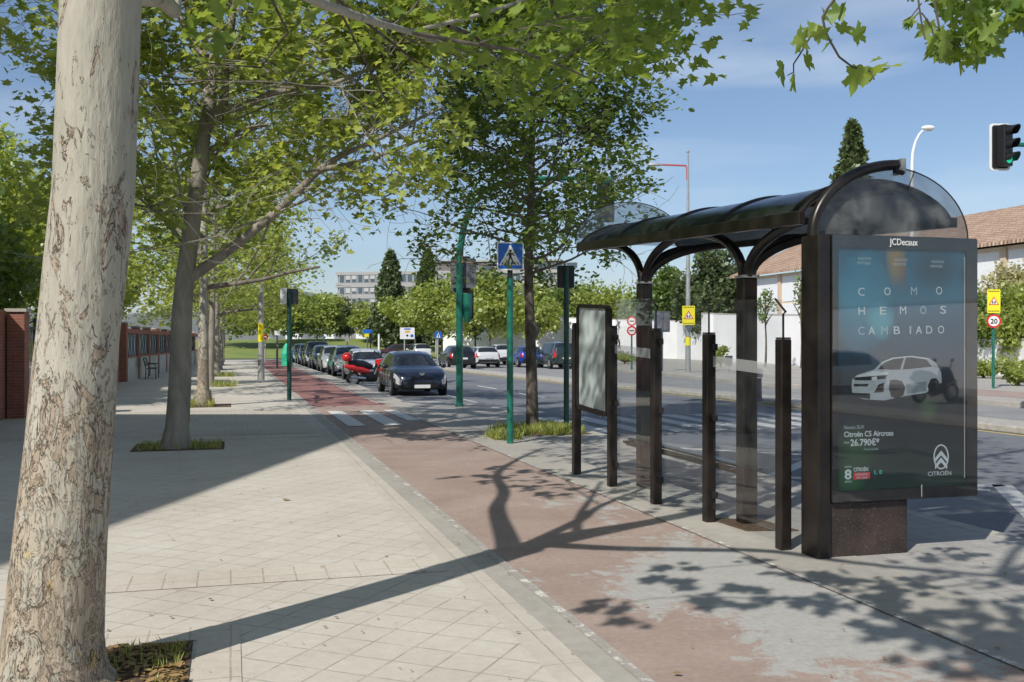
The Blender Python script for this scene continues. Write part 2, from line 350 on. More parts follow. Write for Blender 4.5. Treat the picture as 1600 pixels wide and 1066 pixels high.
# sidewalk
mb = MB(); mb.box(-60, 1.52, -60, 88, -.18, 0); struct('sidewalk', mb, M['pave'])
mb = MB(); mb.box(1.52, 1.74, -60, 88, -.18, 0); struct('sidewalk_border', mb, M['pave_edge'])
mb = MB(); mb.box(1.74, 1.98, -60, 88, -.18, -.002); struct('concrete_strip', mb, M['conc'])
mb = MB(); mb.box(1.98, 3.86, -60, 25.5, -.18, -.006); struct('cycle_path', mb, M['bike'])
mb = MB(); mb.box(1.98, 3.86, 25.5, 88, -.18, -.006); struct('cycle_path_far', mb, M['bike_red'])
poly([(1.91, -10), (1.97, -10), (1.97, 88), (1.91, 88)], .003, 'cycle_path_line', M['line'])
poly([(3.82, -10), (3.87, -10), (3.87, 24), (3.82, 24)], .0035, 'cycle_path_line', M['line'])
poly([(3.70, 26), (3.78, 26), (3.78, 88), (3.70, 88)], .0035, 'cycle_path_line', M['line'])
# platform of the stop
mb = MB(); mb.box(3.86, 4.62, -60, 26.6, -.18, 0); struct('platform_slabs', mb, M['conc'])
mb = MB(); mb.slab([(4.62, -60), (6.22, -60), (6.22, 24.4), (5.2, 26.6), (4.62, 26.6)], -.18, -.003); struct('platform', mb, M['pave_plat'])
mb = MB(); mb.slab([(6.22, -60), (6.4, -60), (6.4, 24.5), (5.3, 26.8), (4.62, 26.8), (4.62, 26.6), (5.2, 26.6), (6.22, 24.4)], -.18, .0); struct('platform_kerb', mb, M['kerb'], bevel=.015)
mb = MB(); mb.box(3.86, 4.42, 26.6, 88, -.18, -.002); struct('verge', mb, M['conc'])
mb = MB(); mb.box(4.42, 4.62, 26.8, 88, -.18, .0); struct('roadside_kerb', mb, M['kerb'], bevel=.015)
# rows of long slabs across the pavement and pale surrounds of tree pits
for y0, y1 in ((6.95, 7.40), (17.3, 17.8), (28.2, 28.7)):
    poly([(-5, y0), (1.5, y0), (1.5, y1), (-5, y1)], .004, 'slab_row', M['pave_row'])
poly([(-.18, 4.1), (.05, 4.1), (.05, 5.98), (-.18, 5.98)], .0045, 'slab_row', M['pave_row'])
poly([(-1.55, 5.72), (-.18, 5.72), (-.18, 5.98), (-1.55, 5.98)], .0045, 'slab_row', M['pave_row'])
poly([(-5, 18), (1.5, 18), (1.5, 24.5), (-5, 24.5)], .0042, 'small_tiles', M['pave_small'])
# zebra on the cycle path
for i, (a, b) in enumerate(((2.17, 2.52), (2.88, 3.25), (3.50, 3.80))):
    y0 = (19.3, 19.3, 20.3)[i]
    poly([(a+.02, y0), (b, y0), (b, 23.6), (a, 23.6)], .004, 'zebra_stripe', M['zebra'])
# road markings: crossing, stop zigzag, lane line
for i in range(10):
    x = 6.9+i*.78
    if x < 14: poly([(x, 18.0), (x+.42, 18.0), (x+.42, 22.2), (x, 22.2)], -.146, 'crossing_stripe', M['roadmark'])
def seg(a, b, wd, name='stop_marking', mat=None):
    d = Vector((b[0]-a[0], b[1]-a[1])); n = Vector((-d.y, d.x)).normalized()*wd/2
    poly([(a[0]+n.x, a[1]+n.y), (b[0]+n.x, b[1]+n.y), (b[0]-n.x, b[1]-n.y), (a[0]-n.x, a[1]-n.y)], -.1455, name, mat or M['roadmark'])
zz = [G(1424, 770, -.15), G(1560, 757, -.15)]
apx = G(1565, 758, -.15)
seg(G(1380, 770, -.15), apx, .22); seg(apx, (7.3, 7.4), .24)
p = [(6.9, 15.5), (8.9, 13.6), (6.9, 11.7), (8.8, 9.9)]
for a, b in zip(p, p[1:]): seg(a, b, .2)
for y in (30, 36, 42, 48, 54): seg((9.6, y), (9.5, y+2.6), .13, 'lane_line', M['zebra'])
seg((6.9, 28), (6.9, 60), .1, 'parking_line', M['roadmark'])
# far side pavement
mb = MB(); mb.slab([(20.4, -60), (60, -60), (60, 92), (22, 88), (21.9, 50), (20.5, 38)], -.18, 0.0); struct('far_sidewalk', mb, M['conc'], bevel=.02)
poly([(21.9, 8), (24.6, 8), (24.6, 34), (21.9, 34)], .004, 'far_red_paving', M['bike'])
# lawn bank and land beyond
t = NT('lawn'); v = t.co(); n = t.noise(v, .25, 6); M['lawn'] = t.set(t.mix(t.ramp(n, (.35, 0), (.65, 1)), (.15, .21, .045), (.24, .27, .07)), .9)
mb = MB(); N = 24; vs = []; fs = []
for i in range(N+1):
    for j in range(N+1):
        x = -70+160*i/N; y = 101.5+60*j/N; u = j/N
        vs.append((x, y, -.1+1.9*min(1, u*2.4)**1.3+.25*math.sin(x*.09)*u))
for i in range(N):
    for j in range(N): fs.append((i*(N+1)+j, (i+1)*(N+1)+j, (i+1)*(N+1)+j+1, i*(N+1)+j+1))
mb.add(vs, fs); struct('lawn', mb, M['lawn'], smooth=True)
# hills on the horizon
rng = random.Random(4); mb = MB(); vs = []; fs = []; N = 90
hx = lambda a: 140+75*math.sin(a*9+1)+45*math.sin(a*23)+20*math.sin(a*57)
for i in range(N+1):
    a = math.radians(-60+110*i/N)
    for k, (rr, hh) in enumerate(((3200, -1), (3700, .45), (4200, .8), (5000, 1))):
        vs.append((rr*math.sin(a), rr*math.cos(a), -5 if hh < 0 else hx(a)*hh))
for i in range(N):
    for k in range(3): fs.append((i*4+k, (i+1)*4+k, (i+1)*4+k+1, i*4+k+1))
mb.add(vs, fs); M['hill'] = pm('hill', (.14, .15, .13), .95, var=.3, scale=.004); struct('hills', mb, M['hill'], smooth=True)
from mathutils import noise as mnoise
# ---------------- leaves ----------------
T_PLANE = ([(0, 0, 0), (.17, -.07, .03), (.44, .10, .07), (.26, .27, .05), (.55, .55, .10), (.21, .60, .05), (0, 1.02, -.05),
            (-.17, -.07, .03), (-.44, .10, .07), (-.26, .27, .05), (-.55, .55, .10), (-.21, .60, .05)],
           [(0, 1, 2, 3, 4, 5, 6), (0, 6, 11, 10, 9, 8, 7)])
h = [(.10, -.06), (.2, -.05), (.27, .02), (.36, .0), (.50, -.02), (.42, .10), (.44, .18), (.33, .24), (.27, .30), (.36, .34), (.44, .44), (.60, .52), (.52, .60), (.42, .64), (.36, .74), (.26, .66), (.17, .62), (.19, .74), (.13, .84), (.08, .92)]
T_BIG = ([(0, 0, 0), (0, 1.08, -.06)]+[(x, y, .16*x) for x, y in h]+[(-x, y, .16*x) for x, y in h],
         [tuple([0]+list(range(2, 2+len(h)))+[1]), tuple([0, 1]+list(range(1+2*len(h), 1+len(h), -1)))])
T_OVAL = ([(0, 0, 0), (.3, .3, .06), (.26, .7, .06), (0, 1, 0), (-.26, .7, .06), (-.3, .3, .06)], [(0, 1, 2, 3), (0, 3, 4, 5)])
T_DIA = ([(0, 0, 0), (.42, .45, .08), (0, 1, 0), (-.42, .45, .08)], [(0, 1, 2, 3)])
T_BLADE = ([(-.04, 0, 0), (.04, 0, 0), (.03, .6, .06), (0, 1, .2)], [(0, 1, 2, 3)])
def leaves(name, P, size, templ, mat, parent=None, seed=0, up=.75, jit=.45, blade=False, out=None):
    P = np.asarray(P, float); n = len(P); rg = np.random.default_rng(seed)
    tv = np.array(templ[0]); k = len(tv)
    N = rg.normal(size=(n, 3)); N /= np.linalg.norm(N, axis=1)[:, None]; N = N*(1-up)+np.array([0, 0, up]); 
    if out is not None: N = N*.5+out*.5
    N /= np.linalg.norm(N, axis=1)[:, None]
    A = rg.normal(size=(n, 3)); A[:, 2] -= .5
    if blade: A = np.array([0, 0, 1.])+rg.normal(size=(n, 3))*.28; N = rg.normal(size=(n, 3)); N[:, 2] *= .2
    A /= np.linalg.norm(A, axis=1)[:, None]
    if blade: N -= A*np.sum(A*N, 1)[:, None]; N /= np.linalg.norm(N, axis=1)[:, None]
    else: A -= N*np.sum(A*N, 1)[:, None]; A /= np.linalg.norm(A, axis=1)[:, None]+1e-9
    B = np.cross(A, N); s = size*(1+jit*rg.uniform(-1, 1, n))
    V = P[:, None, :]+s[:, None, None]*(tv[None, :, 0:1]*B[:, None, :]+tv[None, :, 1:2]*A[:, None, :]+tv[None, :, 2:3]*N[:, None, :])
    V = V.reshape(-1, 3).astype(np.float32)
    fl = [i for f in templ[1] for i in f]; ls = [len(f) for f in templ[1]]
    loops = (np.array(fl)[None, :]+np.arange(n)[:, None]*k).ravel().astype(np.int32)
    tot = np.tile(np.array(ls), n); start = np.concatenate([[0], np.cumsum(tot)[:-1]]).astype(np.int32)
    me = bpy.data.meshes.new(name); me.vertices.add(len(V)); me.vertices.foreach_set('co', V.ravel())
    me.loops.add(len(loops)); me.loops.foreach_set('vertex_index', loops)
    me.polygons.add(len(tot)); me.polygons.foreach_set('loop_start', start)
    me.materials.append(mat); me.update(calc_edges=True); me.validate()
    o = bpy.data.objects.new(name, me); COL.objects.link(o)
    if parent: o.parent = parent
    return o
# ---------------- tree growth ----------------
class Tree:
    def __init__(s, seed): s.r = random.Random(seed); s.mb = MB(); s.tw = MB(); s.tips = []; s.ok = None; s.strict = False
    def limb(s, pts, r0, r1, n=10):
        # smooth polyline through the points
        P = [Vector(p) for p in pts]; Q = []
        for i in range(len(P)-1):
            a, b = P[i], P[i+1]; p0 = P[max(i-1, 0)]; p3 = P[min(i+2, len(P)-1)]
            for k in range(4):
                t = k/4; Q.append(.5*((2*a)+(b-p0)*t+(2*p0-5*a+4*b-p3)*t*t+(3*a-p0-3*b+p3)*t**3))
        Q.append(P[-1]); m = len(Q)
        R = [r0+(r1-r0)*(i/(m-1))**.8 for i in range(m)]
        s.mb.tube(Q, R, n); return Q, R
    def grow(s, p, d, L, r, lvl, maxl, up=.15, nch=4, spread=.9):
        rr = s.r; n = 4; pts = [Vector(p)]; d = Vector(d).normalized()
        for i in range(n):
            d = (d+Vector((rr.gauss(0, .16), rr.gauss(0, .16), rr.gauss(0, .12)+up*.12))).normalized(); pts.append(pts[-1]+d*L/n)
        if s.ok is not None and not s.ok(pts[-1]):
            if lvl >= 1 or s.strict: return
        rad = [max(.0035, r*(1-.65*i/n)) for i in range(n+1)]
        s.tw.tube(pts, rad, 7 if lvl < 1 else (5 if lvl < 2 else 3), cap=False)
        if lvl >= maxl:
            for i in range(1, n+1): s.tips.append(tuple(pts[i]))
            return
        for c in range(nch):
            t = .3+.7*(c+rr.random()*.8)/nch; t = min(t, .999); i = int(t*n); q = pts[i].lerp(pts[i+1], t*n-i)
            a = Vector((rr.gauss(0, 1), rr.gauss(0, 1), rr.gauss(0, .6)+up)); a = (a-d*a.dot(d)).normalized()
            s.grow(q, d*(1-.45*spread)+a*spread, L*rr.uniform(.48, .68), rad[i]*.55, lvl+1, maxl, up, nch, spread)
        s.grow(pts[-1], d, L*.6, rad[-1], lvl+1, maxl, up, nch, spread)
    def leafpos(s, per, jitter, seed, keep=None):
        rg = np.random.default_rng(seed); T = np.array(s.tips); P = np.repeat(T, per, 0)+rg.normal(size=(len(T)*per, 3))*np.array([1, 1, .8])*jitter
        if keep is not None: P = P[keep(P, rg)]
        return P
def interp(x, pts): return np.interp(x, [p[0] for p in pts], [p[1] for p in pts])
def dapple(P, rg):
    xs = P[:, 0]+SX*P[:, 2]; ys = P[:, 1]+SY*P[:, 2]; n = np.array([mnoise.noise(Vector((a*1.3, b*.8, 1.))) for a, b in zip(xs, ys)])
    z = (xs > 2.0) & (xs < 7.5) & (ys > 11) & (ys < 48); return ~(z & (n+rg.normal(size=len(P))*.08 > -.02))
def shadow_keep(P, rg):         # crowns are open where the sun reaches the pavement
    xs = P[:, 0]+SX*P[:, 2]; ys = P[:, 1]+SY*P[:, 2]; u = rg.random(len(P)); k = np.ones(len(P), bool)
    lim = interp(ys, [(0, 4.6), (4.5, 4.6), (5.2, 4.3), (9, 3.9), (9.8, 2.9), (12, 2.9), (13.5, 3.4), (15, 3.5), (17, 2.6), (19, 2.6), (24, 2.3)])
    a = (ys < 17.5) & (ys > 1) & (xs < lim) & (xs > -12); k &= ~a
    b = (ys < 12.5) & (ys > 5.6) & (xs >= lim) & (xs < 6.3); k &= ~(b & (u > .5))
    return k
# ---------------- trees ----------------
M['twig_bark'] = bark('twig_bark', (.12, .105, .085), (.24, .215, .175), 8)
def finish(tr, base, label, group, barkm, leafm, pts, size, templ, seed, name='plane_tree', up=.55, cat='tree', twm=None):
    root = empty(name, base, 0, label, cat, group); b = Vector(base)
    tr.mb.v = [(x-b.x, y-b.y, z-b.z) for x, y, z in tr.mb.v]
    tr.mb.build('trunk', barkm, root, smooth=60)
    if tr.tw.v:
        tr.tw.v = [(x-b.x, y-b.y, z-b.z) for x, y, z in tr.tw.v]; tr.tw.build('branches', twm or M['twig_bark'], root, smooth=60)
    if len(pts): leaves('crown', pts-np.array([b.x, b.y, b.z]), size, templ, leafm, root, seed, up)
    return root
def view_keep_row(P, rg):
    px, py, d = proj(P)
    bound = interp(px, [(0, 330), (150, 350), (200, 470), (260, 485), (300, 470), (420, 500), (465, 520), (480, 460), (520, 430), (565, 395), (600, 385), (640, 360), (700, 320), (760, 330)])
    inside = (px > -50) & (px < 1700) & (d > 1)
    return ~(inside & ((py > bound+rg.normal(size=len(P))*8) | (px > 760)))
# foreground tree
t1 = Tree(11); base1 = (-.83, 5.15, 0); dd = 4.73
ys = [1072, 1055, 1030, 1000, 920, 850, 765, 680, 600, 533, 400, 300, 150, 0, -60]
cx = [interp(y, [(-60, 160), (0, 156), (300, 142), (533, 119), (680, 108), (850, 93), (1000, 81), (1072, 76)]) for y in ys]
wd = [interp(y, [(-60, 124), (0, 118), (300, 120), (533, 121), (680, 128), (850, 138), (1000, 151), (1040, 164), (1060, 182), (1072, 205)]) for y in ys]
c0 = D(76, 1072, dd)
pts = [D(c, y, dd) for c, y in zip(cx, ys)]; off = Vector(base1)-Vector(c0)
pts = [Vector(p)+Vector((off.x, off.y, 0)) for p in pts]
# smooth dense trunk with gentle bulges
TP = []; TR = []
for i in range(len(pts)-1):
    for k in range(6):
        t = k/6; TP.append(pts[i].lerp(pts[i+1], t)); TR.append((wd[i]*(1-t)+wd[i+1]*t)/2*dd/F)
n = 40; vs = []; fs = []; rr = random.Random(2)
from mathutils import noise as mnoise
for i, p in enumerate(TP):
    for q in range(n):
        a = q*2*math.pi/n; u = Vector((math.cos(a), math.sin(a), 0))
        k = 1+.05*mnoise.noise(Vector((u.x*1.1, u.y*1.1, p.z*.7)))+.022*mnoise.noise(Vector((u.x*3, u.y*3, p.z*2)))
        if p.z < .25: k += (.25-p.z)*.5*max(0, mnoise.noise(Vector((u.x*1.6, u.y*1.6, 3))))
        vs.append(p+u*TR[i]*k)
m = len(TP); fs = [(i*n+q, i*n+(q+1) % n, (i+1)*n+(q+1) % n, (i+1)*n+q) for i in range(m-1) for q in range(n)]
t1.mb.add(vs, fs)
fk = TP[-1]
# a knot on the right side of the trunk
kc = Vector(D(190, 383, dd)); t1.mb.tube([kc-Vector((.09, 0, 0)), kc-Vector((.03, 0, .0)), kc+Vector((.0, 0, .005))], [.06, .045, .02], 10)
def back(px, py, z): g = G(px, py); return (g[0]-SX*z, g[1]-SY*z, z)
LB = t1.limb([fk-Vector((0, 0, .15)), back(790, 838, 3.62), back(776, 795, 3.85), back(787, 768, 4.1), back(776, 742, 4.4), back(800, 722, 5.2), back(850, 700, 6.4)], .11, .03)
LA = t1.limb([fk-Vector((0, 0, .25)), back(880, 838, 3.8), back(1000, 818, 4.3), back(1110, 795, 5.0), back(1230, 760, 6.2), back(1420, 720, 8), back(1600, 690, 10)], .15, .05)
LC = t1.limb([back(850, 850, 3.7), back(960, 856, 3.95), back(1080, 858, 4.2), back(1210, 862, 4.6), back(1340, 880, 5.2), back(1560, 900, 6.3)], .08, .03)
t1.limb([back(900, 838, 3.85), back(905, 805, 4.0), back(925, 775, 4.3), back(940, 752, 4.7)], .05, .02)
t1.limb([fk, fk+Vector((.1, -.3, 1.3)), fk+Vector((.3, -.7, 3)), fk+Vector((.5, -1.2, 5)), fk+Vector((1., -1.5, 8))], .13, .04)
t1.limb([fk-Vector((0, 0, .1)), D(290, -160, 5.4), D(400, -55, 6.0), D(480, -6, 6.5), D(560, 26, 7), D(640, 50, 7.6), D(700, 72, 8.2)], .07, .016)
t1.limb([D(640, 50, 7.6), D(760, 20, 8), D(900, -25, 8.4), D(1040, -45, 8.8), D(1170, -60, 9)], .018, .012)
OVB = [(455, -5), (500, 18), (600, 60), (650, 120), (720, 130), (760, 165), (830, 190), (880, 165), (940, 140), (1010, 125), (1060, 150), (1090, 125), (1140, 118), (1185, 105), (1200, -5)]
def over_ok(v):
    px, py, d = proj(np.array([[v[0], v[1], v[2]]])); px, py = px[0], py[0]
    xs_, ys_2 = v[0]+SX*v[2], v[1]+SY*v[2]
    if 1 < ys_2 < 17.5 and -12 < xs_ < 4.2: return False
    if py < -10 or px < -60 or px > 1660: return True
    if d[0] < 3.5: return False
    return bool(py < interp(px, OVB)) and 455 < px < 1195
def over_keep(P, rg):
    px, py, d = proj(P); inside = (px > -40) & (px < 1640) & (py > -25) & (py < 1100) & (d > .3)
    good = (py < interp(px, OVB)+rg.normal(size=len(P))*14) & (px > 455) & (px < 1190) & (d > 5)
    return ~(inside & ~good) & shadow_keep(P, rg)
t1.ok = over_ok; t1.strict = True
for s_, dr, L in [((640, 50, 7.6), (.9, .2, -.1), 1.9), ((760, 20, 8), (.5, .1, -.5), 1.6), ((830, -5, 8.2), (.3, 0, -.8), 1.5), ((900, -25, 8.4), (.5, .0, -.6), 1.6), ((960, -35, 8.6), (.5, .1, -.55), 1.6), ((1040, -45, 8.8), (.5, 0, -.55), 1.6),
                 ((1090, -50, 8.9), (.15, .3, -.6), 1.2), ((560, 26, 7), (.6, .8, .2), 1.5), ((700, 72, 8.2), (.8, .3, -.3), 1.6), ((700, 40, 7.9), (.6, 1, .1), 1.9), ((860, -15, 8.3), (.4, 1, -.1), 2.0), ((1000, -40, 8.7), (.3, 1, -.2), 2.0)]:
    t1.grow(D(*s_), Vector(dr)*CT, L, .02, 0, 2, -.05, 4, .8)
t1.strict = True
# high crown, shades the roadway
for i in range(13):
    a = i*2.4; p = [LA[0][-1-(i % 5)*2], fk+Vector((1., -1.5, 7-.6*i/2)), LC[0][-1]][i % 3]
    t1.grow(p, (math.cos(a)*.8+.3, math.sin(a)*.8, .45), 3.0, .05, 0, 2, .3, 4, .8)
P1 = t1.leafpos(7, .2, 1, over_keep)
rg = np.random.default_rng(81)
# sprays above and in front of the frame whose shadows fall on the cycle path
SP = []
EXTRA = [(780, 742, 9, .14), (800, 732, 9, .16), (850, 738, 10, .18), (880, 762, 10, .16), (905, 742, 10, .18), (862, 772, 6, .1), (940, 745, 10, .18), (965, 770, 9, .14), (990, 778, 8, .12), (1030, 790, 8, .12), (820, 762, 5, .08), (930, 722, 8, .2), (705, 745, 4, .07), (765, 752, 5, .08), (1000, 745, 9, .2), (838, 752, 6, .1), (1085, 780, 8, .16), (1130, 790, 8, .16)]
for gx, gy, n_, sp in [(950, 948, 9, .10), (985, 972, 4, .06), (1045, 905, 5, .06), (1075, 915, 6, .07), (1100, 938, 5, .06), (1065, 885, 4, .06), (1160, 918, 6, .07), (1185, 938, 7, .07), (1118, 938, 6, .06), (1275, 940, 8, .08), (1245, 898, 7, .08), (1290, 903, 9, .09), (1180, 875, 6, .07), (1340, 905, 10, .1), (1370, 930, 14, .12), (1345, 940, 10, .1), (1400, 955, 16, .14), (1395, 915, 10, .1), (1440, 975, 14, .13), (1470, 1000, 12, .15), (1380, 985, 5, .08), (1530, 1000, 26, .22), (1570, 1030, 30, .25), (1500, 960, 20, .2), (1590, 985, 26, .25), (1560, 1060, 24, .22), (1520, 900, 14, .22), (1450, 880, 12, .2), (1590, 930, 14, .2)]+EXTRA:
    z0 = 3.75 if gx < 1420 else 5.2
    if gy < 800: z0 = 4.3
    for i in range(int(n_*(1.7 if gy < 800 else 1.25))):
        g = G(gx, gy); z = z0+rg.random()*.5; x_, y_ = g[0]+rg.normal()*sp, g[1]+rg.normal()*sp
        SP.append((x_-SX*z, y_-SY*z, z))
nP = len(P1); P1 = np.concatenate([P1, np.array(SP)]); SZ = np.concatenate([np.full(nP, .12), np.full(len(SP), .15)])
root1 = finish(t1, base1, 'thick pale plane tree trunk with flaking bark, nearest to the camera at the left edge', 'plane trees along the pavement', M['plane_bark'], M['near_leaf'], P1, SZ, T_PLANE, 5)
b1 = np.array(base1)
# hanging twigs with large leaves at the upper right
tw = MB(); LP = []; LS = []
def twig(pp, d, r=.006):
    q = [Vector(D(x, y, d)) for x, y in pp]; tw.tube([v-Vector(base1) for v in q], [r*(1-.5*i/len(q)) for i in range(len(q))], 6)
twig([(1315, -30), (1303, 0), (1292, 15), (1285, 27), (1290, 50), (1298, 66), (1311, 89), (1332, 105), (1361, 112), (1366, 125)], 4.8, .0075)
twig([(1290, 45), (1267, 56), (1250, 85), (1240, 100), (1240, 113), (1230, 118)], 4.8, .005)
twig([(1433, -20), (1436, 10), (1440, 35), (1446, 62)], 5.1, .006); twig([(1440, 20), (1455, 40), (1460, 60)], 5.1, .004); twig([(1458, -20), (1462, 15), (1468, 45), (1480, 62), (1500, 75)], 5.2, .007)
twig([(1500, -30), (1510, 10), (1530, 40), (1545, 70)], 5.3, .007); twig([(1440, 5), (1425, 25), (1412, 33)], 5.1, .004)
for x, y, s in [(1292, 40, 32), (1320, 33, 30), (1245, 70, 36), (1333, 72, 30), (1272, 72, 28), (1222, 115, 40), (1258, 112, 28), (1338, 122, 42), (1364, 128, 50), (1388, 118, 30), (1362, 104, 18), (1308, 58, 26), (1240, 128, 30), (1300, 75, 24), (1275, 50, 26)]:
    LP.append(D(x, y-s*.45, 4.8+(s % 7)*.03)); LS.append(s)
rg = np.random.default_rng(8)
for i in range(95):
    x = 1450+rg.normal()*0+rg.random()*110; y = 58+rg.random()*50-(abs(x-1500)*.25); LP.append(D(x, y-10, 5.1+rg.random()*.5)); LS.append(26)
for i in range(150):
    x = 1425+rg.random()**.7*190; y = -30+rg.random()*80*min(1, (x-1400)/120); LP.append(D(x, y, 5.2+rg.random()*.8)); LS.append(27)
for i in range(5): LP.append(D(1408+rg.random()*22, 24+rg.random()*12, 5.1)); LS.append(16)
LP = np.array(LP); 
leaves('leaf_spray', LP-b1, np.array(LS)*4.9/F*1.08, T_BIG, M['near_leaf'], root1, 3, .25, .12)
for pp in ([(940, 790), (900, 765), (880, 745), (820, 735), (770, 745), (705, 745)], [(1110, 795), (1030, 788), (960, 765), (930, 725)], [(925, 775), (950, 770), (1000, 745)], [(1620, 900), (1400, 925), (1290, 903), (1180, 880), (1060, 890)], [(1500, 900), (1300, 930), (1185, 935), (1090, 930), (1010, 935), (950, 948), (985, 975)], [(1650, 1040), (1470, 1000), (1395, 950), (1300, 900)]):
    tw.tube([Vector(back(x, y, 4.4-.6*i/len(pp)))-Vector(base1) for i, (x, y) in enumerate(pp)], [.016-.0025*i for i in range(len(pp))], 6)
tw.build('twigs', M['dark_bark'], root1, smooth=60)
# second tree, limbs as in the photograph
t2 = Tree(5); d2 = 15.28; b2 = G(275, 700); base2 = (b2[0], b2[1], 0)
t2.limb([D(274, 703, d2), D(276, 680, d2), D(281, 600, d2), D(284, 500, d2), D(290, 430, d2), D(301, 340, d2), D(312, 260, d2), D(318, 215, d2), D(324, 180, d2), D(333, 110, d2+.3), D(341, 0, d2+.4), D(345, -140, d2+.4)], .205, .06, 18)
t2.mb.tube([D(274, 704, d2), D(275, 690, d2), D(276, 672, d2)], [.27, .22, .19], 16)
def q2(pts, r0, r1): return t2.limb([D(x, y, d2+z) for x, y, z in pts], r0, r1, 10)
q2([(288, 440, 0), (320, 418, 0), (350, 397, -.1), (425, 337, -.3), (470, 295, -.4), (500, 265, -.5), (540, 240, -.5), (575, 225, -.4), (640, 193, -.3), (690, 168, -.2)], .10, .02)
q2([(500, 265, -.5), (560, 253, -.7), (642, 225, -.9), (699, 199, -1)], .045, .015)
q2([(495, 262, -.5), (496, 240, -.4), (537, 206, -.2), (594, 187, 0)], .035, .012)
q2([(318, 212, 0), (335, 180, -.1), (350, 160, -.2), (352, 112, -.2), (360, 60, -.2), (366, 0, -.2), (375, -120, 0)], .085, .04)
q2([(346, 172, -.15), (384, 165, -.3), (425, 146, -.4), (470, 138, -.5), (519, 131, -.6), (567, 112, -.6), (596, 100, -.6)], .07, .02)
q2([(322, 90, .3), (300, 62, .4), (285, 35, .5), (268, -5, .6), (250, -80, .8)], .075, .035)
q2([(322, 240, 0), (345, 225, .3), (380, 202, .6), (417, 195, .8)], .055, .02)
q2([(390, 85, 1), (420, 72, .8), (450, 50, .8), (470, 32, .7)], .05, .03)
q2([(283, 375, 0), (262, 350, .3), (235, 325, .6), (205, 300, 1)], .035, .012)
q2([(288, 330, 0), (275, 260, -.4), (262, 190, -.8), (248, 60, -1.2)], .028, .012)
def row_ok(v):
    px, py, d = proj(np.array([[v[0], v[1], v[2]]])); px, py, d = px[0], py[0], d[0]
    if d < 1 or px < -50 or py < -20: return True
    return bool(px < 735 and (px < 455 or py < interp(px, [(455, 505), (480, 450), (520, 420), (565, 385), (600, 375), (640, 345), (700, 290), (735, 290)])))
t2.ok = row_ok
def sub(tr, L_, n_, L, seed, up=.15, zo=0, per=4):
    r = random.Random(seed)
    for i in range(n_):
        j = int((.25+.75*i/max(1, n_-1))*(len(L_)-1)); p = Vector(L_[j])
        tr.grow(p, (r.gauss(0, 1), r.gauss(0, 1), r.gauss(.15, .5)), L*r.uniform(.7, 1.2), .022, 1, 3, up, per, .85)
lim2 = [[D(x, y, d2+z) for x, y, z in L] for L in ([(350, 397, 0), (425, 337, -.3), (500, 265, -.5), (575, 225, -.4), (640, 193, -.3), (690, 168, -.2)], [(560, 253, -.7), (642, 225, -.9), (699, 199, -1)], [(537, 206, -.2), (594, 187, 0)], [(384, 165, -.3), (470, 138, -.5), (519, 131, -.6), (596, 100, -.6)],
        [(350, 150, 0), (352, 112, -.2), (366, 0, -.2), (375, -120, 0)], [(333, 110, .3), (341, 0, .4), (345, -140, .4)], [(300, 62, .4), (268, -5, .6), (250, -80, .8)], [(345, 225, .3), (417, 195, .8)], [(235, 325, .6), (205, 300, 1)], [(262, 190, -.8), (248, 60, -1.2)])]
for i, (L_, n_) in enumerate(zip(lim2, (14, 6, 5, 10, 8, 8, 7, 6, 5, 5))): sub(t2, L_, n_, 2.0, i+20, .15, 0, 3)
for i in range(8):
    a = i*2.4; t2.grow(D(345, -60-12*i, d2+.3), (math.cos(a)*.9, math.sin(a)*.9, .45), 2.9, .05, 0, 2, .25, 4, .8)
LIM = [[(275, 700), (290, 430), (312, 260), (324, 180), (341, 0)], [(290, 435), (350, 397), (425, 337), (500, 265), (575, 225), (640, 193), (690, 168)], [(318, 212), (350, 160), (352, 112), (366, 0)], [(346, 172), (384, 165), (425, 146), (519, 131), (567, 112)], [(322, 90), (285, 35), (268, -5)], [(520, 255), (642, 225)]]
def keep2(P, rg):
    px, py, d = proj(P); u = rg.random(len(P)); near = np.zeros(len(P), bool)
    for L_ in LIM:
        for (ax, ay), (bx, by) in zip(L_, L_[1:]):
            vx, vy = bx-ax, by-ay; t_ = np.clip(((px-ax)*vx+(py-ay)*vy)/(vx*vx+vy*vy), 0, 1); near |= np.hypot(px-ax-t_*vx, py-ay-t_*vy) < 17
    open_ = np.array([mnoise.noise(Vector((a/70., b/55., 3.3))) for a, b in zip(px, py)]) > .14   # airy gaps between sprays
    return view_keep_row(P, rg) & shadow_keep(P, rg) & dapple(P, rg) & ~(near & (d < 15.6) & (u < .85)) & ~(open_ & (u < .75) & (P[:, 2] < 8))
P2 = t2.leafpos(15, .2, 3, keep2)
finish(t2, base2, 'grey plane tree forking low into a long bare limb reaching right', 'plane trees along the pavement', M['grey_bark'], M['plane_leaf'], P2, .105, T_PLANE, 6, twm=M['grey_bark'])
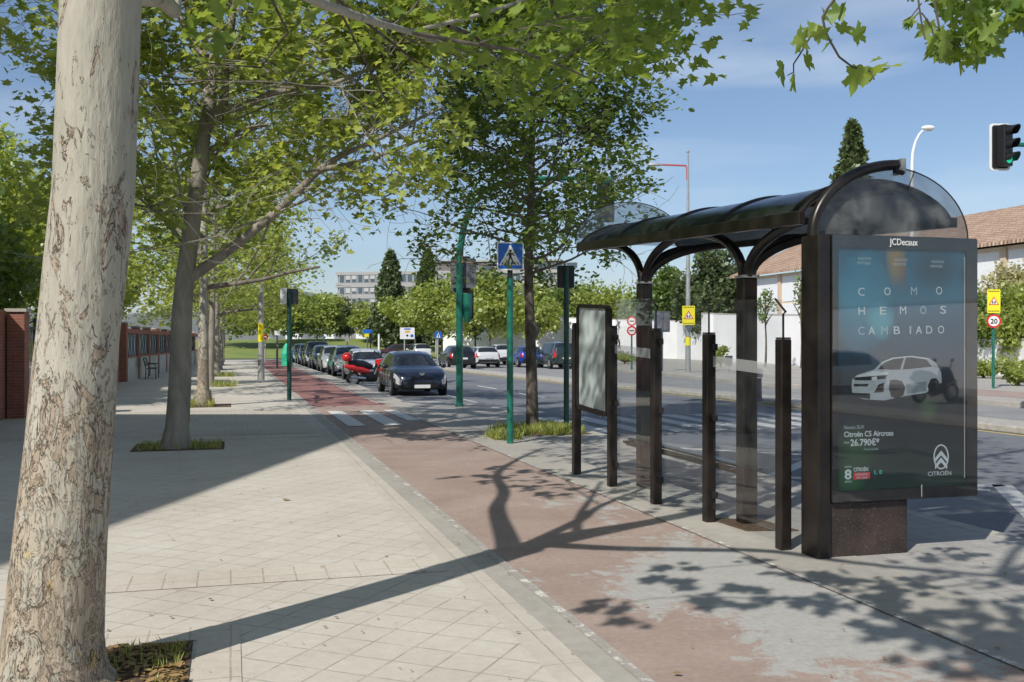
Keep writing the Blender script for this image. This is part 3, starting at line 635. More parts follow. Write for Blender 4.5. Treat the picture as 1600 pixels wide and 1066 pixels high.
# generic plane tree
def plane_tree(base, seed, label, H=12, keep=None, r=.19, size=.13, per=12, barkm='grey_bark', lean=(.1, 0), lowz=3.0):
    t = Tree(seed); rr = t.r; b = Vector(base); t.ok = row_ok if base[1] > 20 else None
    top = b+Vector((lean[0]*3, lean[1]*3, H*.72)); t.limb([b-Vector((0, 0, .05)), b+Vector((lean[0]*.3, 0, .5)), b+Vector((lean[0], lean[1], 2.6)), b+Vector((lean[0]*1.5, 0, H*.45)), top], r, .05, 14)
    t.mb.tube([b-Vector((0, 0, .05)), b+Vector((0, 0, .15)), b+Vector((0, 0, .4))], [r*1.35, r*1.12, r*.99], 14)
    for i in range(9):
        a = i*2.4+seed; z = lowz+(H*.72-lowz)*i/9; el = .25+.5*i/9
        p = b+Vector((lean[0]*z/3, lean[1]*z/3, z)); L = 3.0*(1-.25*i/9)
        t.grow(p, (math.cos(a), math.sin(a), el), L, .075-.004*i, 0, 2, .12, 4, .8)
    P = t.leafpos(per, .26, seed, keep)
    return finish(t, tuple(base), label, 'plane trees along the pavement', M[barkm], M['plane_leaf'], P, size, T_PLANE, seed)
b3 = G(317, 635)
plane_tree((b3[0], b3[1], 0), 31, 'pale sunlit plane tree trunk, third along the pavement row, just behind the forked one', 12, lambda P, rg: view_keep_row(P, rg) & dapple(P, rg), .2, .12, 13, 'plane_bark', (.02, 0))
P0 = lambda P, rg: shadow_keep(P, rg) & ~((proj(P)[2] > -.5) & (np.abs(P[:, 1]) < 4) & (P[:, 2] < 6) & (proj(P)[2] > .3))
rt = plane_tree((-.75, 37.4, 0), 42, 'plane tree with a dark shaded lower trunk, fourth along the pavement row', 12, dapple, .17, .15, 13)
labs = ['fifth plane tree along the pavement row, beside the grey pole', 'sixth plane tree down the pavement row', 'seventh plane tree down the pavement row, small in the distance', 'last plane tree of the pavement row, before the lawn']
for i, y in enumerate((48.2, 59, 70, 81)):
    c = copy_tree(rt); c.location = (-.65, y, 0); c.rotation_euler = (0, 0, 1.3+i*1.9); c['label'] = labs[i]; c.scale = (1, 1, .95+.04*i)
t0 = plane_tree((-.8, -6, 0), 53, 'plane tree of the row standing behind the camera', 13, P0, .2, .2, 9)
# slim trees nearer the cycle lane, left in the distance
# dark small-leaved tree by the bus stop
t8 = Tree(88); bb = G(832, 674); d8 = 18.36
TQ = t8.limb([D(832, 676, d8), D(831, 600, d8), D(828, 500, d8), D(826, 420, d8), D(829, 330, d8), D(831, 240, d8), D(833, 130, d8), D(835, 0, d8), D(838, -90, d8)], .125, .03, 14)[0]
t8.mb.tube([D(832, 676, d8), D(832, 668, d8), D(832, 655, d8)], [.17, .14, .12], 12)
t8.mb.ell(D(831, 516, d8), (.135, .135, .2))
r8 = random.Random(3)
DB = [(600, 300), (640, 420), (655, 490), (700, 470), (760, 475), (820, 500), (870, 500), (900, 440), (935, 415), (985, 370), (1035, 345), (1040, 300), (1010, 270), (1112, 232), (1112, 130), (1090, -10)]
def keep8(P, rg):
    px, py, d = proj(P); jit = rg.normal(size=len(P))*7
    bottom = interp(px, [(630, 430), (645, 478), (700, 465), (745, 470), (800, 480), (840, 500), (880, 505), (900, 475), (925, 440), (985, 385), (1000, 350), (1035, 340), (1100, 240)])
    right = interp(py, [(0, 1090), (100, 1112), (190, 1112), (225, 1100), (250, 1020), (290, 1035), (335, 1035), (360, 1000), (420, 950), (520, 900)])
    left = interp(py, [(0, 700), (200, 680), (330, 690), (350, 650), (380, 640), (480, 645)])
    gap = np.array([mnoise.noise(Vector((a/34., b/30., 7.7))) for a, b in zip(px, py)]) > .22
    hole = (gap & (rg.random(len(P)) < .8)) | (px < 765) & (px > 690) & (py > 335) & (py < 455) & (rg.random(len(P)) < .55)
    return (py < bottom+jit) & (px < right+jit) & (px > left+jit) & ~hole
for i in range(58):
    z = 2.9+6.6*(i/58); a = i*2.4; p = Vector(TQ[min(len(TQ)-1, max(0, int(len(TQ)*(z-.0)/10.0)))]); p.z = z
    L = 2.0*(1-.35*i/58)*r8.uniform(.75, 1.15)
    t8.grow(p, (math.cos(a), math.sin(a), .15+.7*i/58), L, .03, 0, 2, .1, 4, .75)
P8 = t8.leafpos(8, .15, 9, keep8)
finish(t8, (bb[0], bb[1], 0), 'dark small-leaved street tree with a furrowed brown trunk standing in grass beside the bus stop', None, M['dark_bark'], M['dark_leaf'], P8, .10, T_OVAL, 9, 'street_tree')
# crowns made of clumps, for trees seen far off
def clump_pts(rg, n, c, R, clumps=26, rc=.34, low=-.6):
    C = rg.normal(size=(clumps, 3)); C /= np.linalg.norm(C, axis=1)[:, None]; C *= (rg.random(clumps)**.45)[:, None]*.74; C[:, 2] = np.maximum(C[:, 2], low)
    k = rg.integers(0, clumps, n); U = rg.normal(size=(n, 3)); U /= np.linalg.norm(U, axis=1)[:, None]; U *= (rg.random(n)**.4)[:, None]*rc*(.7+.6*rg.random(clumps)[k])[:, None]
    return (C[k]+U)*np.array(R)+np.array(c), None
def far_tree(name, base, H, R, label, mat, n=5000, size=.3, seed=1, trunk=2.2, clumps=26, rc=.34, group=None, barkm='dark_bark', cat='tree', templ=T_DIA):
    rg = np.random.default_rng(seed); root = empty(name, base, 0, label, cat, group)
    rz = (H-trunk)/2; P, _ = clump_pts(rg, n, (0, 0, trunk+rz), (R, R, rz*1.05), clumps, rc); P = P[P[:, 2] > .1]
    leaves('crown', P, size, templ, M[mat], root, seed, .45)
    t = Tree(seed); t.limb([(0, 0, -.1), (.05, 0, trunk*.6), (0, .05, trunk+rz*.7), (0, 0, trunk+rz*1.5)], max(.08, H*.016), .03, 8)
    for i in range(6):
        a = i*2.4; q = (0, 0, trunk+rz*(.1+.15*i)); t.mb.tube([q, (R*.35*math.cos(a), R*.35*math.sin(a), q[2]+rz*.35), (R*.65*math.cos(a), R*.65*math.sin(a), q[2]+rz*.55)], [.06, .04, .015], 5)
    t.mb.build('trunk', M[barkm], root, smooth=60); return root
def conifer(name, base, H, R, label, n=5000, size=.35, seed=1, full=.5, group=None, tip=.06):
    rg = np.random.default_rng(seed); root = empty(name, base, 0, label, 'tree', group)
    u = rg.random(n); z = H*(.04+.96*u); prof = (np.clip((1-u)/(1-.25), 0, 1)**full)*np.clip(u*8+.35, 0, 1)+tip
    a = rg.random(n)*6.283; lump = 1+.22*np.sin(a*3+z*1.3)+.16*np.sin(a*5-z*2.1+1); r = R*prof*lump*(.55+.45*rg.random(n)**.4)
    P = np.stack([r*np.cos(a), r*np.sin(a), z], 1); leaves('crown', P, size, T_DIA, M['conifer'], root, seed, .1)
    MB().tube([(0, 0, -.1), (0, 0, H*.5), (0, 0, H*.95)], [H*.015, H*.01, .02], 8).build('trunk', M['dark_bark'], root, smooth=60); return root
def at(px, d, z=0.): p = D(px, 533, d); return (p[0], p[1], z)
conifer('cypress', at(610, 118), 12.3, 2.1, 'tall dark cypress in front of the grey building, left of the two', 7000, .42, 1, .75, 'cypresses before the grey building')
conifer('cypress', at(668, 122), 12.8, 2.0, 'right one of two dark cypresses before the grey building, half hidden by leaves', 7000, .42, 2, .8, 'cypresses before the grey building')
conifer('conifer_tree', at(1332, 78), 18.8, 3.1, 'tall pointed grey green conifer rising above the bus shelter', 9000, .5, 3, 1.05, None, .04)
far_tree('evergreen_tree', at(1112, 87), 10.6, 3.9, 'broad dark evergreen tree behind the white wall, right of the tall lamp', 'conifer', 9000, .35, 4, 1.6, 40, .3)
far_tree('evergreen_tree', at(1040, 98), 9.8, 3.6, 'grey green evergreen behind the white wall, left of the tall lamp', 'dark_leaf', 6000, .35, 5, 1.6, 34, .3)
far_tree('evergreen_tree', at(1165, 88), 8.6, 2.0, 'narrow dark evergreen beside the tiled building', 'conifer', 4000, .35, 6, 1.2)
gl = 'leafy trees beyond the white wall'
for i, (px, d, H, R, mt, lb) in enumerate([(945, 106, 8.8, 4.2, 'yellow_leaf', 'yellow green tree behind the white wall, above the info panel of the stop'), (1000, 103, 7.6, 3.2, 'yellow_leaf', 'yellow green bush-like tree behind the wall seen between the shelter columns'), (890, 110, 8.8, 3.6, 'dark_leaf', 'dark leafy tree behind the wall, right of the brown street tree trunk'),
        (765, 88, 8.0, 4.2, 'yellow_leaf', 'light green tree in front of the white wall, right of the crossing sign pole'), (690, 98, 9.0, 5.0, 'yellow_leaf', 'large light green tree at the far end of the road, behind the white information sign'), (742, 103, 9.6, 4.6, 'dark_leaf', 'darker green tree behind the traffic light pole at the far end of the road'),
        (835, 100, 7.6, 4.0, 'yellow_leaf', 'light green tree behind the wall, between the blue car and the trunk'), (648, 112, 8.2, 4.2, 'yellow_leaf', 'light green tree at the lawn edge, right of the left cypress'), (590, 122, 6.6, 4.4, 'yellow_leaf', 'low light green tree on the lawn, in front of the left cypress'),
        (545, 132, 8.0, 5.0, 'silver_leaf', 'pale olive green tree on the lawn under the grey building'), (495, 128, 8.2, 4.6, 'yellow_leaf', 'round light green tree on the lawn, left of the grey building'), (455, 120, 8.2, 4.2, 'dark_leaf', 'dark green tree on the lawn, behind the green sign pole'), (405, 112, 8.6, 4.4, 'yellow_leaf', 'light green tree beyond the far crossing, behind the grey pole'),
        (350, 112, 8.6, 4.6, 'dark_leaf', 'dark green tree beyond the end of the pavement row')]):
    far_tree('leafy_tree', at(px, d), H, R, lb, mt, 5200, .36, 20+i, 1.6 if d < 108 else 2.0, 30, .33, gl)
# garden trees on the left behind the walls
gg = 'garden trees behind the brick walls'
for i, (x, y, H, R, mt, lb) in enumerate([(-8.6, 28, 9, 3.6, 'dark_leaf', 'big garden tree behind the brick gate pier at the left edge'), (-8.2, 36.5, 10, 3.8, 'plane_leaf', 'light green garden tree behind the gate, left of the big trunk'), (-7.6, 46, 9.5, 3.6, 'plane_leaf', 'light green garden tree behind the brick pillared fence'), (-7.4, 55, 9, 3.4, 'yellow_leaf', 'yellow green garden tree behind the middle of the pillared fence'),  # first tree: dark leaf colour stands in for shade
        (-7.6, 65, 9, 3.6, 'dark_leaf', 'dark garden tree behind the far part of the pillared fence'), (-13, 42, 11, 4.4, 'yellow_leaf', 'tall garden tree further back on the left'), (-10, 76, 9, 4, 'yellow_leaf', 'garden tree behind the end of the pillared fence')]):
    far_tree('garden_tree', (x, y, 0), H, R, lb, mt, 11000, .19, 50+i, 1.7, 40, .3, gg, 'grey_bark', templ=T_PLANE)
far_tree('hedge', (-7.2, 25.5, 0), 6.0, 2.6, 'dark shaded hedge behind the brick wall at the left edge', 'dark_leaf', 9000, .17, 70, .4, 30, .34, cat='hedge')  # shade partly put into the dark leaf colour
far_tree('hedge', (-7.2, 31.5, 0), 6.4, 2.8, 'dark shaded hedge behind the garden gate', 'dark_leaf', 8000, .17, 71, .4, 30, .34, cat='hedge')  # leaves darkened here too, to suggest shade
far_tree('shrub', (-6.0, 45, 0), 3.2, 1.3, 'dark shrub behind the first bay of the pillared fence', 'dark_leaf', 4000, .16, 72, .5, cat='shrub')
# shrubs on the right
for i, (px, d, H, R, mt, lb) in enumerate([(1545, 50, 4.6, 2.4, 'dark_leaf', 'green shrub behind the low wall, right of the advertising panel'), (1600, 47, 4.6, 2.3, 'yellow_leaf', 'green shrub behind the low wall at the right edge'), (1585, 52, 6.6, 2.2, 'blossom', 'pale flowering shrub above the green ones at the right edge'), (1660, 46, 5, 2.4, 'yellow_leaf', 'green shrub just beyond the right edge of the picture'), (1500, 53, 4.8, 2.4, 'yellow_leaf', 'green shrub mostly hidden behind the advertising panel')]):
    far_tree('shrub', at(px, d), H, R, lb, mt, 6500, .2, 80+i, .3, 34, .33, 'shrubs behind the low wall', cat='shrub')
for i, (px, d, H, R, lb) in enumerate([(1575, 43.2, 1.05, 1.1, 'low green bush before the low wall, right of the speed sign'), (1620, 41, 1.0, 1.0, 'low green bush before the low wall at the right edge'), (1535, 44, .8, .8, 'low green bush before the low wall, left of the speed sign'), (1590, 36.5, .75, .55, 'small dry bush on the far pavement at the right edge'), (975, 71, 1.0, 1.3, 'green bush at the foot of the white wall, right of the information panel'), (1125, 62, 1.5, .7, 'small green bush at the foot of the white wall between two shelter posts')]):
    far_tree('bush', at(px, d), H, R, lb, 'yellow_leaf', 1500, .12, 90+i, .05, 16, .4, cat='bush')
for px, d, H, lb in [(1196, 63, 5.2, 'thin bare-branched sapling against the tiled building'), (1252, 60, 6.2, 'slim sapling beside the shelter kiosk against the tiled building')]:
    far_tree('sapling', at(px, d), H, .8, lb, 'dark_leaf', 420, .16, int(px), 2.5, 9, .4)
# ---------------- weeds and litter ----------------
def weeds(name, label, boxes, n, size, mat='grass', seed=0):
    rg = np.random.default_rng(seed); P = []
    for x0, x1, y0, y1 in boxes:
        k = n//len(boxes); P.append(np.stack([rg.uniform(x0, x1, k), rg.uniform(y0, y1, k), np.full(k, .0)], 1))
    P = np.concatenate(P); nn = np.array([mnoise.noise(Vector((p[0]*4, p[1]*4, seed))) for p in P]); P = P[nn > -.12]
    o = leaves(name, P, size, T_BLADE, M[mat], None, seed, .2, .6, blade=True); return tag(o, label, 'grass', kind='stuff')
def pit(x0, x1, y0, y1): mb = MB(); mb.box(x0, x1, y0, y1, -.1, .006); struct('tree_pit_soil', mb, M['soil'])
pit(-1.5, -.2, 4.2, 5.7); pit(-1.45, -.1, 15.7, 16.9); pit(-1.4, 0, 25.7, 27.1); pit(4.7, 6.15, 16.5, 18.2)
weeds('grass', 'short yellowing weeds in the soil at the foot of the nearest tree', [(-.62, -.22, 5.2, 5.68), (-1.4, -.22, 5.45, 5.7), (-.36, -.24, 4.9, 5.6)], 330, .05, seed=1)
weeds('grass', 'low weeds in the shaded pit of the forked plane tree', [(-1.4, -.15, 15.75, 16.85)], 1500, .07, seed=2)
weeds('grass', 'weeds in the pit of the third plane tree', [(-1.3, -.4, 25.8, 27.0)], 1200, .16, seed=3)
weeds('grass', 'lush grass around the foot of the dark street tree', [(4.75, 6.0, 16.75, 18.1), (4.45, 5.2, 16.55, 17.2), (5.3, 6.15, 16.6, 17.5), (4.2, 4.7, 15.9, 16.5), (4.6, 6.1, 16.45, 16.9)], 6500, .13, seed=4)
weeds('grass', 'weeds at the feet of the far pavement trees', [(-1.0, .2, 37, 38), (-1, .2, 47.6, 48.8), (-4.4, -4.0, 44, 60)], 1500, .2, seed=6)
rgl = np.random.default_rng(5); n = 2600
P = np.stack([rgl.uniform(-3.5, 6, n), 3.3+rgl.random(n)**1.5*20, np.full(n, .008)], 1); P[:, 2] += rgl.random(n)*.006
tag(leaves('fallen_leaf_litter', P, .008+.022*rgl.random(n)**3, T_OVAL, M['dry_leaf'], None, 3, .97, .7), 'scattered dry leaf crumbs on the pavement and cycle path', 'leaf litter', kind='stuff')
P = np.stack([rgl.uniform(-1.1, -.22, 1500), rgl.uniform(4.3, 5.68, 1500), .012+rgl.random(1500)*.015], 1)
tag(leaves('leaf_mulch', P, .035, T_OVAL, M['dry_leaf'], None, 4, .8, .6), 'brown dead leaves covering the soil under the nearest tree', 'leaf litter', kind='stuff')
P = np.array([(*G(445, 783), .012), (*G(447, 784), .014)]); tag(leaves('fallen_leaf', P[:1], .09, T_PLANE, M['dry_leaf'], None, 9, .97, 0), 'single orange fallen leaf on the sunny slabs left of the cycle path', 'leaf')
# ---------------- buildings ----------------
def facade_building(name, label, p0, p1, depth, H, rows, wmat, glassm, parapet=.5, wfrac=.62, roof='flat'):
    """p0,p1 ground ends of the front face; rows: list of (z0,z1,n,fade)"""
    L = math.hypot(p1[0]-p0[0], p1[1]-p0[1]); ang = math.atan2(p1[1]-p0[1], p1[0]-p0[0])
    root = empty(name, (p0[0], p0[1], 0), ang, label, 'building'); return root, L
# block left of the street, out of frame, whose roofline shades the pavement
C = Vector((4-SX*12, 22-SY*12, 0)); e1 = Vector((-.372, -.928, 0)); e2 = Vector((-.962, .273, 0))
root = empty('apartment_block', C, 0, 'cream apartment block outside the left edge that shades the pavement', 'building')
q = [(0, 0), tuple((e1*26)[:2]), tuple((e1*26+e2*16)[:2]), tuple((e2*16)[:2])]
MB().slab(q, -.1, 12).build('wall', M['cream'], root)
# brown-roofed house, moved out of frame and raised to shade the hedges
root = empty('house', (-12.3, 31.5, 0), math.radians(2), 'house with a dark tiled roof, out of frame left, enlarged to shade the hedges', 'building')
MB().box(-7, 0, -11.5, 6, 0, 11.0).build('wall', M['cream'], root); M['dark_tile'] = pm('dark_tile', (.10, .07, .05), .8)
MB().plate([(-7.9, 11.003), (.9, 11.003), (-3.5, 12.8)], -12.2, 6.7).build('roof', M['dark_tile'], root)
f = MB().box(-2.4, -1.3, -11.56, -11.503, 8.3, 9.6).build('window', M['white'], root); MB().box(-2.32, -1.38, -11.58, -11.561, 8.38, 9.52).build('pane', M['car_glass'], f)
# grey institutional building
M['gb_wall'] = pm('grey_building_wall', (.27, .265, .265), .8, var=.06, scale=.5); M['gb_light'] = pm('grey_building_band', (.36, .355, .35), .8, var=.05, scale=.5); M['gb_dark'] = pm('grey_building_recess', (.16, .14, .13), .7)
M['gb_glass'] = pm('building_glass', (.05, .08, .11), .08, spec=.8); M['curtain'] = pm('blind', (.45, .46, .46), .7)
a, b = at(527, 185), at(872, 178); L = math.hypot(b[0]-a[0], b[1]-a[1]); ang = math.atan2(b[1]-a[1], b[0]-a[0])
root = empty('office_building', (a[0], a[1], 0), ang, 'long grey building with rows of square windows behind the cypresses and lawn', 'building')
z_ = lambda py, d=182: CH-(py-533)/F*d
MB().box(0, L, .25, 18, 0, z_(427)).build('wall', M['gb_wall'], root)
for t_, b_ in ((423.5, 428.5), (441, 448), (459, 466), (476, 484), (492, 500)): MB().box(-.3, L+.3, -.12, .24, z_(b_), z_(t_)).build('spandrel', M['gb_light'], root)
top = MB().box(16.5, L, 1.5, 17, z_(423.2), z_(409.5)).build('setback_storey', M['gb_dark'], root)
MB().box(16.2, L+.3, 1.1, 17.3, z_(409.4), z_(406.4)).build('roof', M['gb_light'], root)
rb = random.Random(7); nwin = 0
for t_, b_ in ((428.7, 440.7), (448.5, 458.6), (466.5, 475.8)):
    xx = .5
    while xx < L-1.2 and nwin < 96:
        f = MB().box(xx-.14, xx+.98, -.02, .23, z_(b_), z_(t_)).build('window', M['gb_light'], root)
        g = MB().box(xx, xx+.84, -.035, -.021, z_(b_)+.06, z_(t_)-.06).build('pane', M['gb_glass'], f); nwin += 1
        if rb.random() < .3: MB().box(xx+.02, xx+.8, -.05, -.037, z_(t_)-.5-rb.random()*.5, z_(t_)-.08).build('blind', M['curtain'], f)
        xx += 1.19
for k in range(9):
    f = MB().box(22+k*2.6, 24.1+k*2.6, 1.42, 1.49, z_(421), z_(412)).build('window', M['gb_light'], root); MB().box(22.1+k*2.6, 24+k*2.6, 1.40, 1.42, z_(420.6), z_(412.4)).build('pane', M['gb_glass'], f)
# low pale buildings behind the lawn
for i, (px0, px1, d, h, lb) in enumerate([(505, 522, 172, 3.8, 'low white building behind the lawn, left of the far lamp post'), (556, 600, 168, 4.2, 'low grey building with dark ribbon windows behind the lawn'), (446, 470, 175, 6.5, 'pale house between the trees behind the green sign pole')]):
    a, b = at(px0, d), at(px1, d); L_ = math.hypot(b[0]-a[0], b[1]-a[1]); root = empty('low_building', (a[0], a[1], 1.2), math.atan2(b[1]-a[1], b[0]-a[0]), lb, 'building')
    MB().box(0, L_, 0, 8, -1.5, h).build('wall', M['panel_white'], root); MB().box(-.2, L_+.2, -.2, 8.2, h, h+.3).build('roof', M['gb_light'], root)
    for k in range(4): MB().box(L_*(.08+.23*k), L_*(.08+.23*k)+L_*.17, -.05, -.01, h*.45, h*.8).build('window', M['gb_glass'], root)
# tiled building behind the white wall
t = NT('terracotta'); v = t.co(); br = t.n('ShaderNodeTexBrick'); t.l(v, br.inputs['Vector']); br.inputs['Scale'].default_value = 1; br.inputs['Brick Width'].default_value = .3; br.inputs['Row Height'].default_value = .45
br.inputs['Color1'].default_value = (.40, .27, .19, 1); br.inputs['Color2'].default_value = (.52, .38, .28, 1); br.inputs['Mortar'].default_value = (.22, .12, .07, 1); br.inputs['Mortar Size'].default_value = .03
wv = t.n('ShaderNodeTexWave'); wv.bands_direction = 'Y'; wv.inputs['Scale'].default_value = 1.05; t.l(v, wv.inputs['Vector']); t.bump(wv.outputs[1], .8, .08)
M['tile'] = t.set(t.mix(.5, t.mix(.25, br.outputs[0], wv.outputs[1], 'OVERLAY'), t.ramp(t.noise(v, .5, 8, .7), (.3, .35), (.7, .65)), 'OVERLAY'), .85)
X0, Y0, Y1 = 42.0, 18.0, 76.5
root = empty('tiled_building', (X0, Y0, 0), 0, 'long cream building with a terracotta tiled roof behind the white wall', 'building'); LY = Y1-Y0
MB().box(0, 14, 0, LY, 0, 7.0).build('wall', M['cream'], root)
mb = MB(); mb.add([(-.7, -.6, 7.02), (-.7, LY+.6, 7.02), (6.2, LY+.6, 10.0), (6.2, -.6, 10.0), (14.7, -.6, 7.02), (14.7, LY+.6, 7.02), (-.7, -.6, 7.22), (-.7, LY+.6, 7.22), (6.2, LY+.6, 10.25), (6.2, -.6, 10.25), (14.7, -.6, 7.22), (14.7, LY+.6, 7.22)],
       [(6, 7, 8, 9), (9, 8, 11, 10), (0, 1, 7, 6), (4, 10, 11, 5), (0, 6, 9, 10, 4, 3), (1, 2, 5, 11, 8, 7), (0, 3, 2, 1), (3, 4, 5, 2)]); mb.build('roof', M['tile'], root)
M['pil'] = pm('pilaster', (.60, .47, .36), .85, var=.05)
for k in range(15):
    y = .3+k*3.95
    MB().box(-.14, -.003, y, y+.42, 0, 6.9).build('pilaster', M['pil'], root)
    if y+3.9 < LY:
        for z0, z1 in ((2.6, 4.55), (4.75, 6.75)): MB().box(-.05, -.004, y+.55, y+3.82, z0, z1).build('infill_panel', M['panel_white'], root)
# white boundary walls on the right
def wall(name, label, pts, hs, mat, th=.25, cap=None):
    root = empty(name, (pts[0][0], pts[0][1], 0), 0, label, 'wall'); mb = MB(); cb = MB(); o = Vector((pts[0][0], pts[0][1]))
    for i in range(len(pts)-1):
        a, b = Vector(pts[i])-o, Vector(pts[i+1])-o; n_ = Vector((-(b-a).y, (b-a).x)).normalized()*th/2; e = (b-a).normalized()*.0
        h0, h1 = hs[i], hs[i+1]; P = [a-n_, b-n_, b+n_, a+n_]
        mb.add([(p.x, p.y, -.1) for p in P]+[(P[0].x, P[0].y, h0), (P[1].x, P[1].y, h1), (P[2].x, P[2].y, h1), (P[3].x, P[3].y, h0)], [(0, 3, 2, 1), (4, 5, 6, 7), (0, 1, 5, 4), (1, 2, 6, 5), (2, 3, 7, 6), (3, 0, 4, 7)])
        n2 = n_*1.25; P = [a-n2, b-n2, b+n2, a+n2]
        cb.add([(P[0].x, P[0].y, h0+.003), (P[1].x, P[1].y, h1+.003), (P[2].x, P[2].y, h1+.003), (P[3].x, P[3].y, h0+.003), (P[0].x, P[0].y, h0+.08), (P[1].x, P[1].y, h1+.08), (P[2].x, P[2].y, h1+.08), (P[3].x, P[3].y, h0+.08)], [(0, 3, 2, 1), (4, 5, 6, 7), (0, 1, 5, 4), (1, 2, 6, 5), (2, 3, 7, 6), (3, 0, 4, 7)])
    mb.build('wall_face', mat, root); cb.build('coping', M['concrete'] if cap is None else cap, root); return root
W = [at(1300, 62)[:2], at(1260, 65.4)[:2], at(1140, 79)[:2], at(1098, 84.5)[:2]]
wall('boundary_wall', 'tall white rendered wall right of the lamp with conifer shadows on it', W, [3.35, 3.35, 3.75, 4.0], M['white_wall'])
W = [at(1097, 86)[:2], at(1060, 92)[:2], at(960, 100)[:2], at(880, 104)[:2]]
wall('boundary_wall', 'white rendered wall with dark graffiti scribbles, left of the lamp', W, [3.3, 3.5, 3.8, 4.1], M['white_wall'])
W = [at(879, 104.5)[:2], at(810, 107)[:2], at(760, 108)[:2], at(690, 109)[:2]]
wall('boundary_wall', 'far white wall behind the parked white and blue cars', W, [4.2, 4.0, 3.4, 2.2], M['white_wall'])
W = [at(1700, 40.5)[:2], at(1600, 46)[:2], at(1510, 51)[:2], at(1440, 55)[:2]]
wall('boundary_wall', 'low white wall below the shrubs at the right edge', W, [1.7, 1.7, 1.7, 1.7], M['white_wall'])
# graffiti
root = empty('graffiti', at(968, 99), 0, 'two black scribbles sprayed on the white wall beside the round road signs', 'graffiti')
def scrib(mb, cx_, cz, s, seed):
    r = random.Random(seed); P = [(cx_+s*.5*math.cos(k*1.1)+r.gauss(0, s*.12), -.0, cz+s*.6*math.sin(k*1.7)+r.gauss(0, s*.12)) for k in range(9)]; mb.tube(P, .05, 5)
mb = MB(); scrib(mb, 0, 3.3, .8, 1); scrib(mb, .1, 1.5, .9, 2); mb.build('scribble', M['black'], root)
# car-park things behind the camera that the display glass reflects
wall('boundary_wall', 'pale rendered wall beyond the road behind the camera', [(24, -34), (25, -6)], [3, 3], M['white_wall'])
# small railing panel with letters seen right of the display
root = empty('metal_fence', at(1527, 62, 0), -.35, 'pale metal fence on the roof edge level right of the display, above the shrubs', 'fence')
for k in range(16): MB().box(k*.16, k*.16+.05, -.02, .02, 3.2, 5.6).build('bar', M['panel_white'], root)
MB().box(-.1, 2.7, -.05, .05, 5.2, 5.32).build('rail', M['panel_white'], root); MB().box(-.1, 2.7, .06, .14, 4.6, 7.4).build('back_panel', M['panel_white'], root); MB().box(0, .1, -.02, .02, -.1, 3.2).build('post', M['panel_white'], root)
# ---------------- left side walls, gate, fence ----------------
def brick_mat(name, a, b, mo):
    t = NT(name); v = t.co(rot=(math.radians(90), 0, 0)); g = t.n('ShaderNodeNewGeometry')
    sp = t.n('ShaderNodeSeparateXYZ'); c = t.n('ShaderNodeTexCoord'); t.l(c.outputs['Object'], sp.inputs[0]); cb = t.n('ShaderNodeCombineXYZ'); t.l(t.math('ADD', sp.outputs[0], sp.outputs[1]), cb.inputs[0]); t.l(sp.outputs[2], cb.inputs[1])
    br = t.n('ShaderNodeTexBrick'); t.l(cb.outputs[0], br.inputs['Vector']); br.inputs['Scale'].default_value = 1; br.inputs['Brick Width'].default_value = .25; br.inputs['Row Height'].default_value = .065; br.inputs['Mortar Size'].default_value = .008
    br.inputs['Color1'].default_value = (*a, 1); br.inputs['Color2'].default_value = (*b, 1); br.inputs['Mortar'].default_value = (*mo, 1); t.bump(br.outputs[1], -.5, .01)
    return t.set(t.mix(.3, br.outputs[0], t.noise(c.outputs['Object'], 6, 6), 'OVERLAY'), .85)
M['brick'] = brick_mat('brick', (.30, .095, .06), (.38, .13, .08), (.25, .2, .17))
M['ironwork'] = pm('ironwork', (.03, .035, .035), .5); M['plinth'] = pm('plinth', (.52, .51, .47), .85, var=.15, scale=2)
root = empty('brick_wall', (-4.55, 23.0, 0), 0, 'dark red brick wall and pier in shade at the left edge', 'wall')
MB().box(-.45, -.05, -8, .35, -.1, 2.22).build('wall_face', M['brick'], root); MB().box(-.02, .32, .1, .62, -.1, 2.27).build('pier', M['brick'], root); MB().box(-.06, .36, .06, .66, 2.273, 2.34).build('pier_cap', M['concrete'], root); MB().box(-.5, -.04, -8.02, .05, 2.223, 2.30).build('coping', M['brick'], root)
root = empty('garden_fence', (-4.55, 23.7, 0), 0, 'low pale plinth with dark wire fence between the brick pier and the green gate', 'fence')
MB().box(-.15, .15, 0, 2.3, -.1, 1.05).build('plinth', M['plinth'], root); 
for k in range(14): MB().tube([(0, .1+k*.16, 1.05), (0, .1+k*.16, 1.95)], .012, 5).build('bar', M['ironwork'], root)
MB().box(-.03, .03, 0, 2.3, 1.93, 1.99).build('rail', M['ironwork'], root)
root = empty('gate', (-4.5, 26.2, 0), 0, 'dark green metal gate beside the brick pier, mostly hidden by the nearest trunk', 'gate')
MB().box(-.04, .04, 0, 3.2, .05, 2.0).build('gate_panel', M['dkgreen'], root); MB().box(-.08, .08, -.1, 0, 0, 2.2).build('post', M['dkgreen'], root); MB().box(-.08, .08, 3.2, 3.3, 0, 2.2).build('post', M['dkgreen'], root)
root = empty('brick_wall', (-4.5, 29.6, 0), 0, 'long brick wall in the shade between the green gate and the pillared fence', 'wall')
MB().box(-.15, .15, 0, 12.4, -.1, 2.1).build('wall_face', M['brick'], root); MB().box(-.2, .2, 12.1, 12.75, -.1, 2.55).build('pier', M['brick'], root)
MB().box(-.19, .19, 0, 12.08, 2.103, 2.17).build('coping', M['brick'], root)
root = empty('pillared_fence', (-4.2, 42.6, 0), -.05, 'white plinth fence with red brick pillars and blue grey screens behind the bench', 'fence')
M['screen'] = pm('blue_screen', (.35, .45, .5), .6, var=.3, scale=1.5)
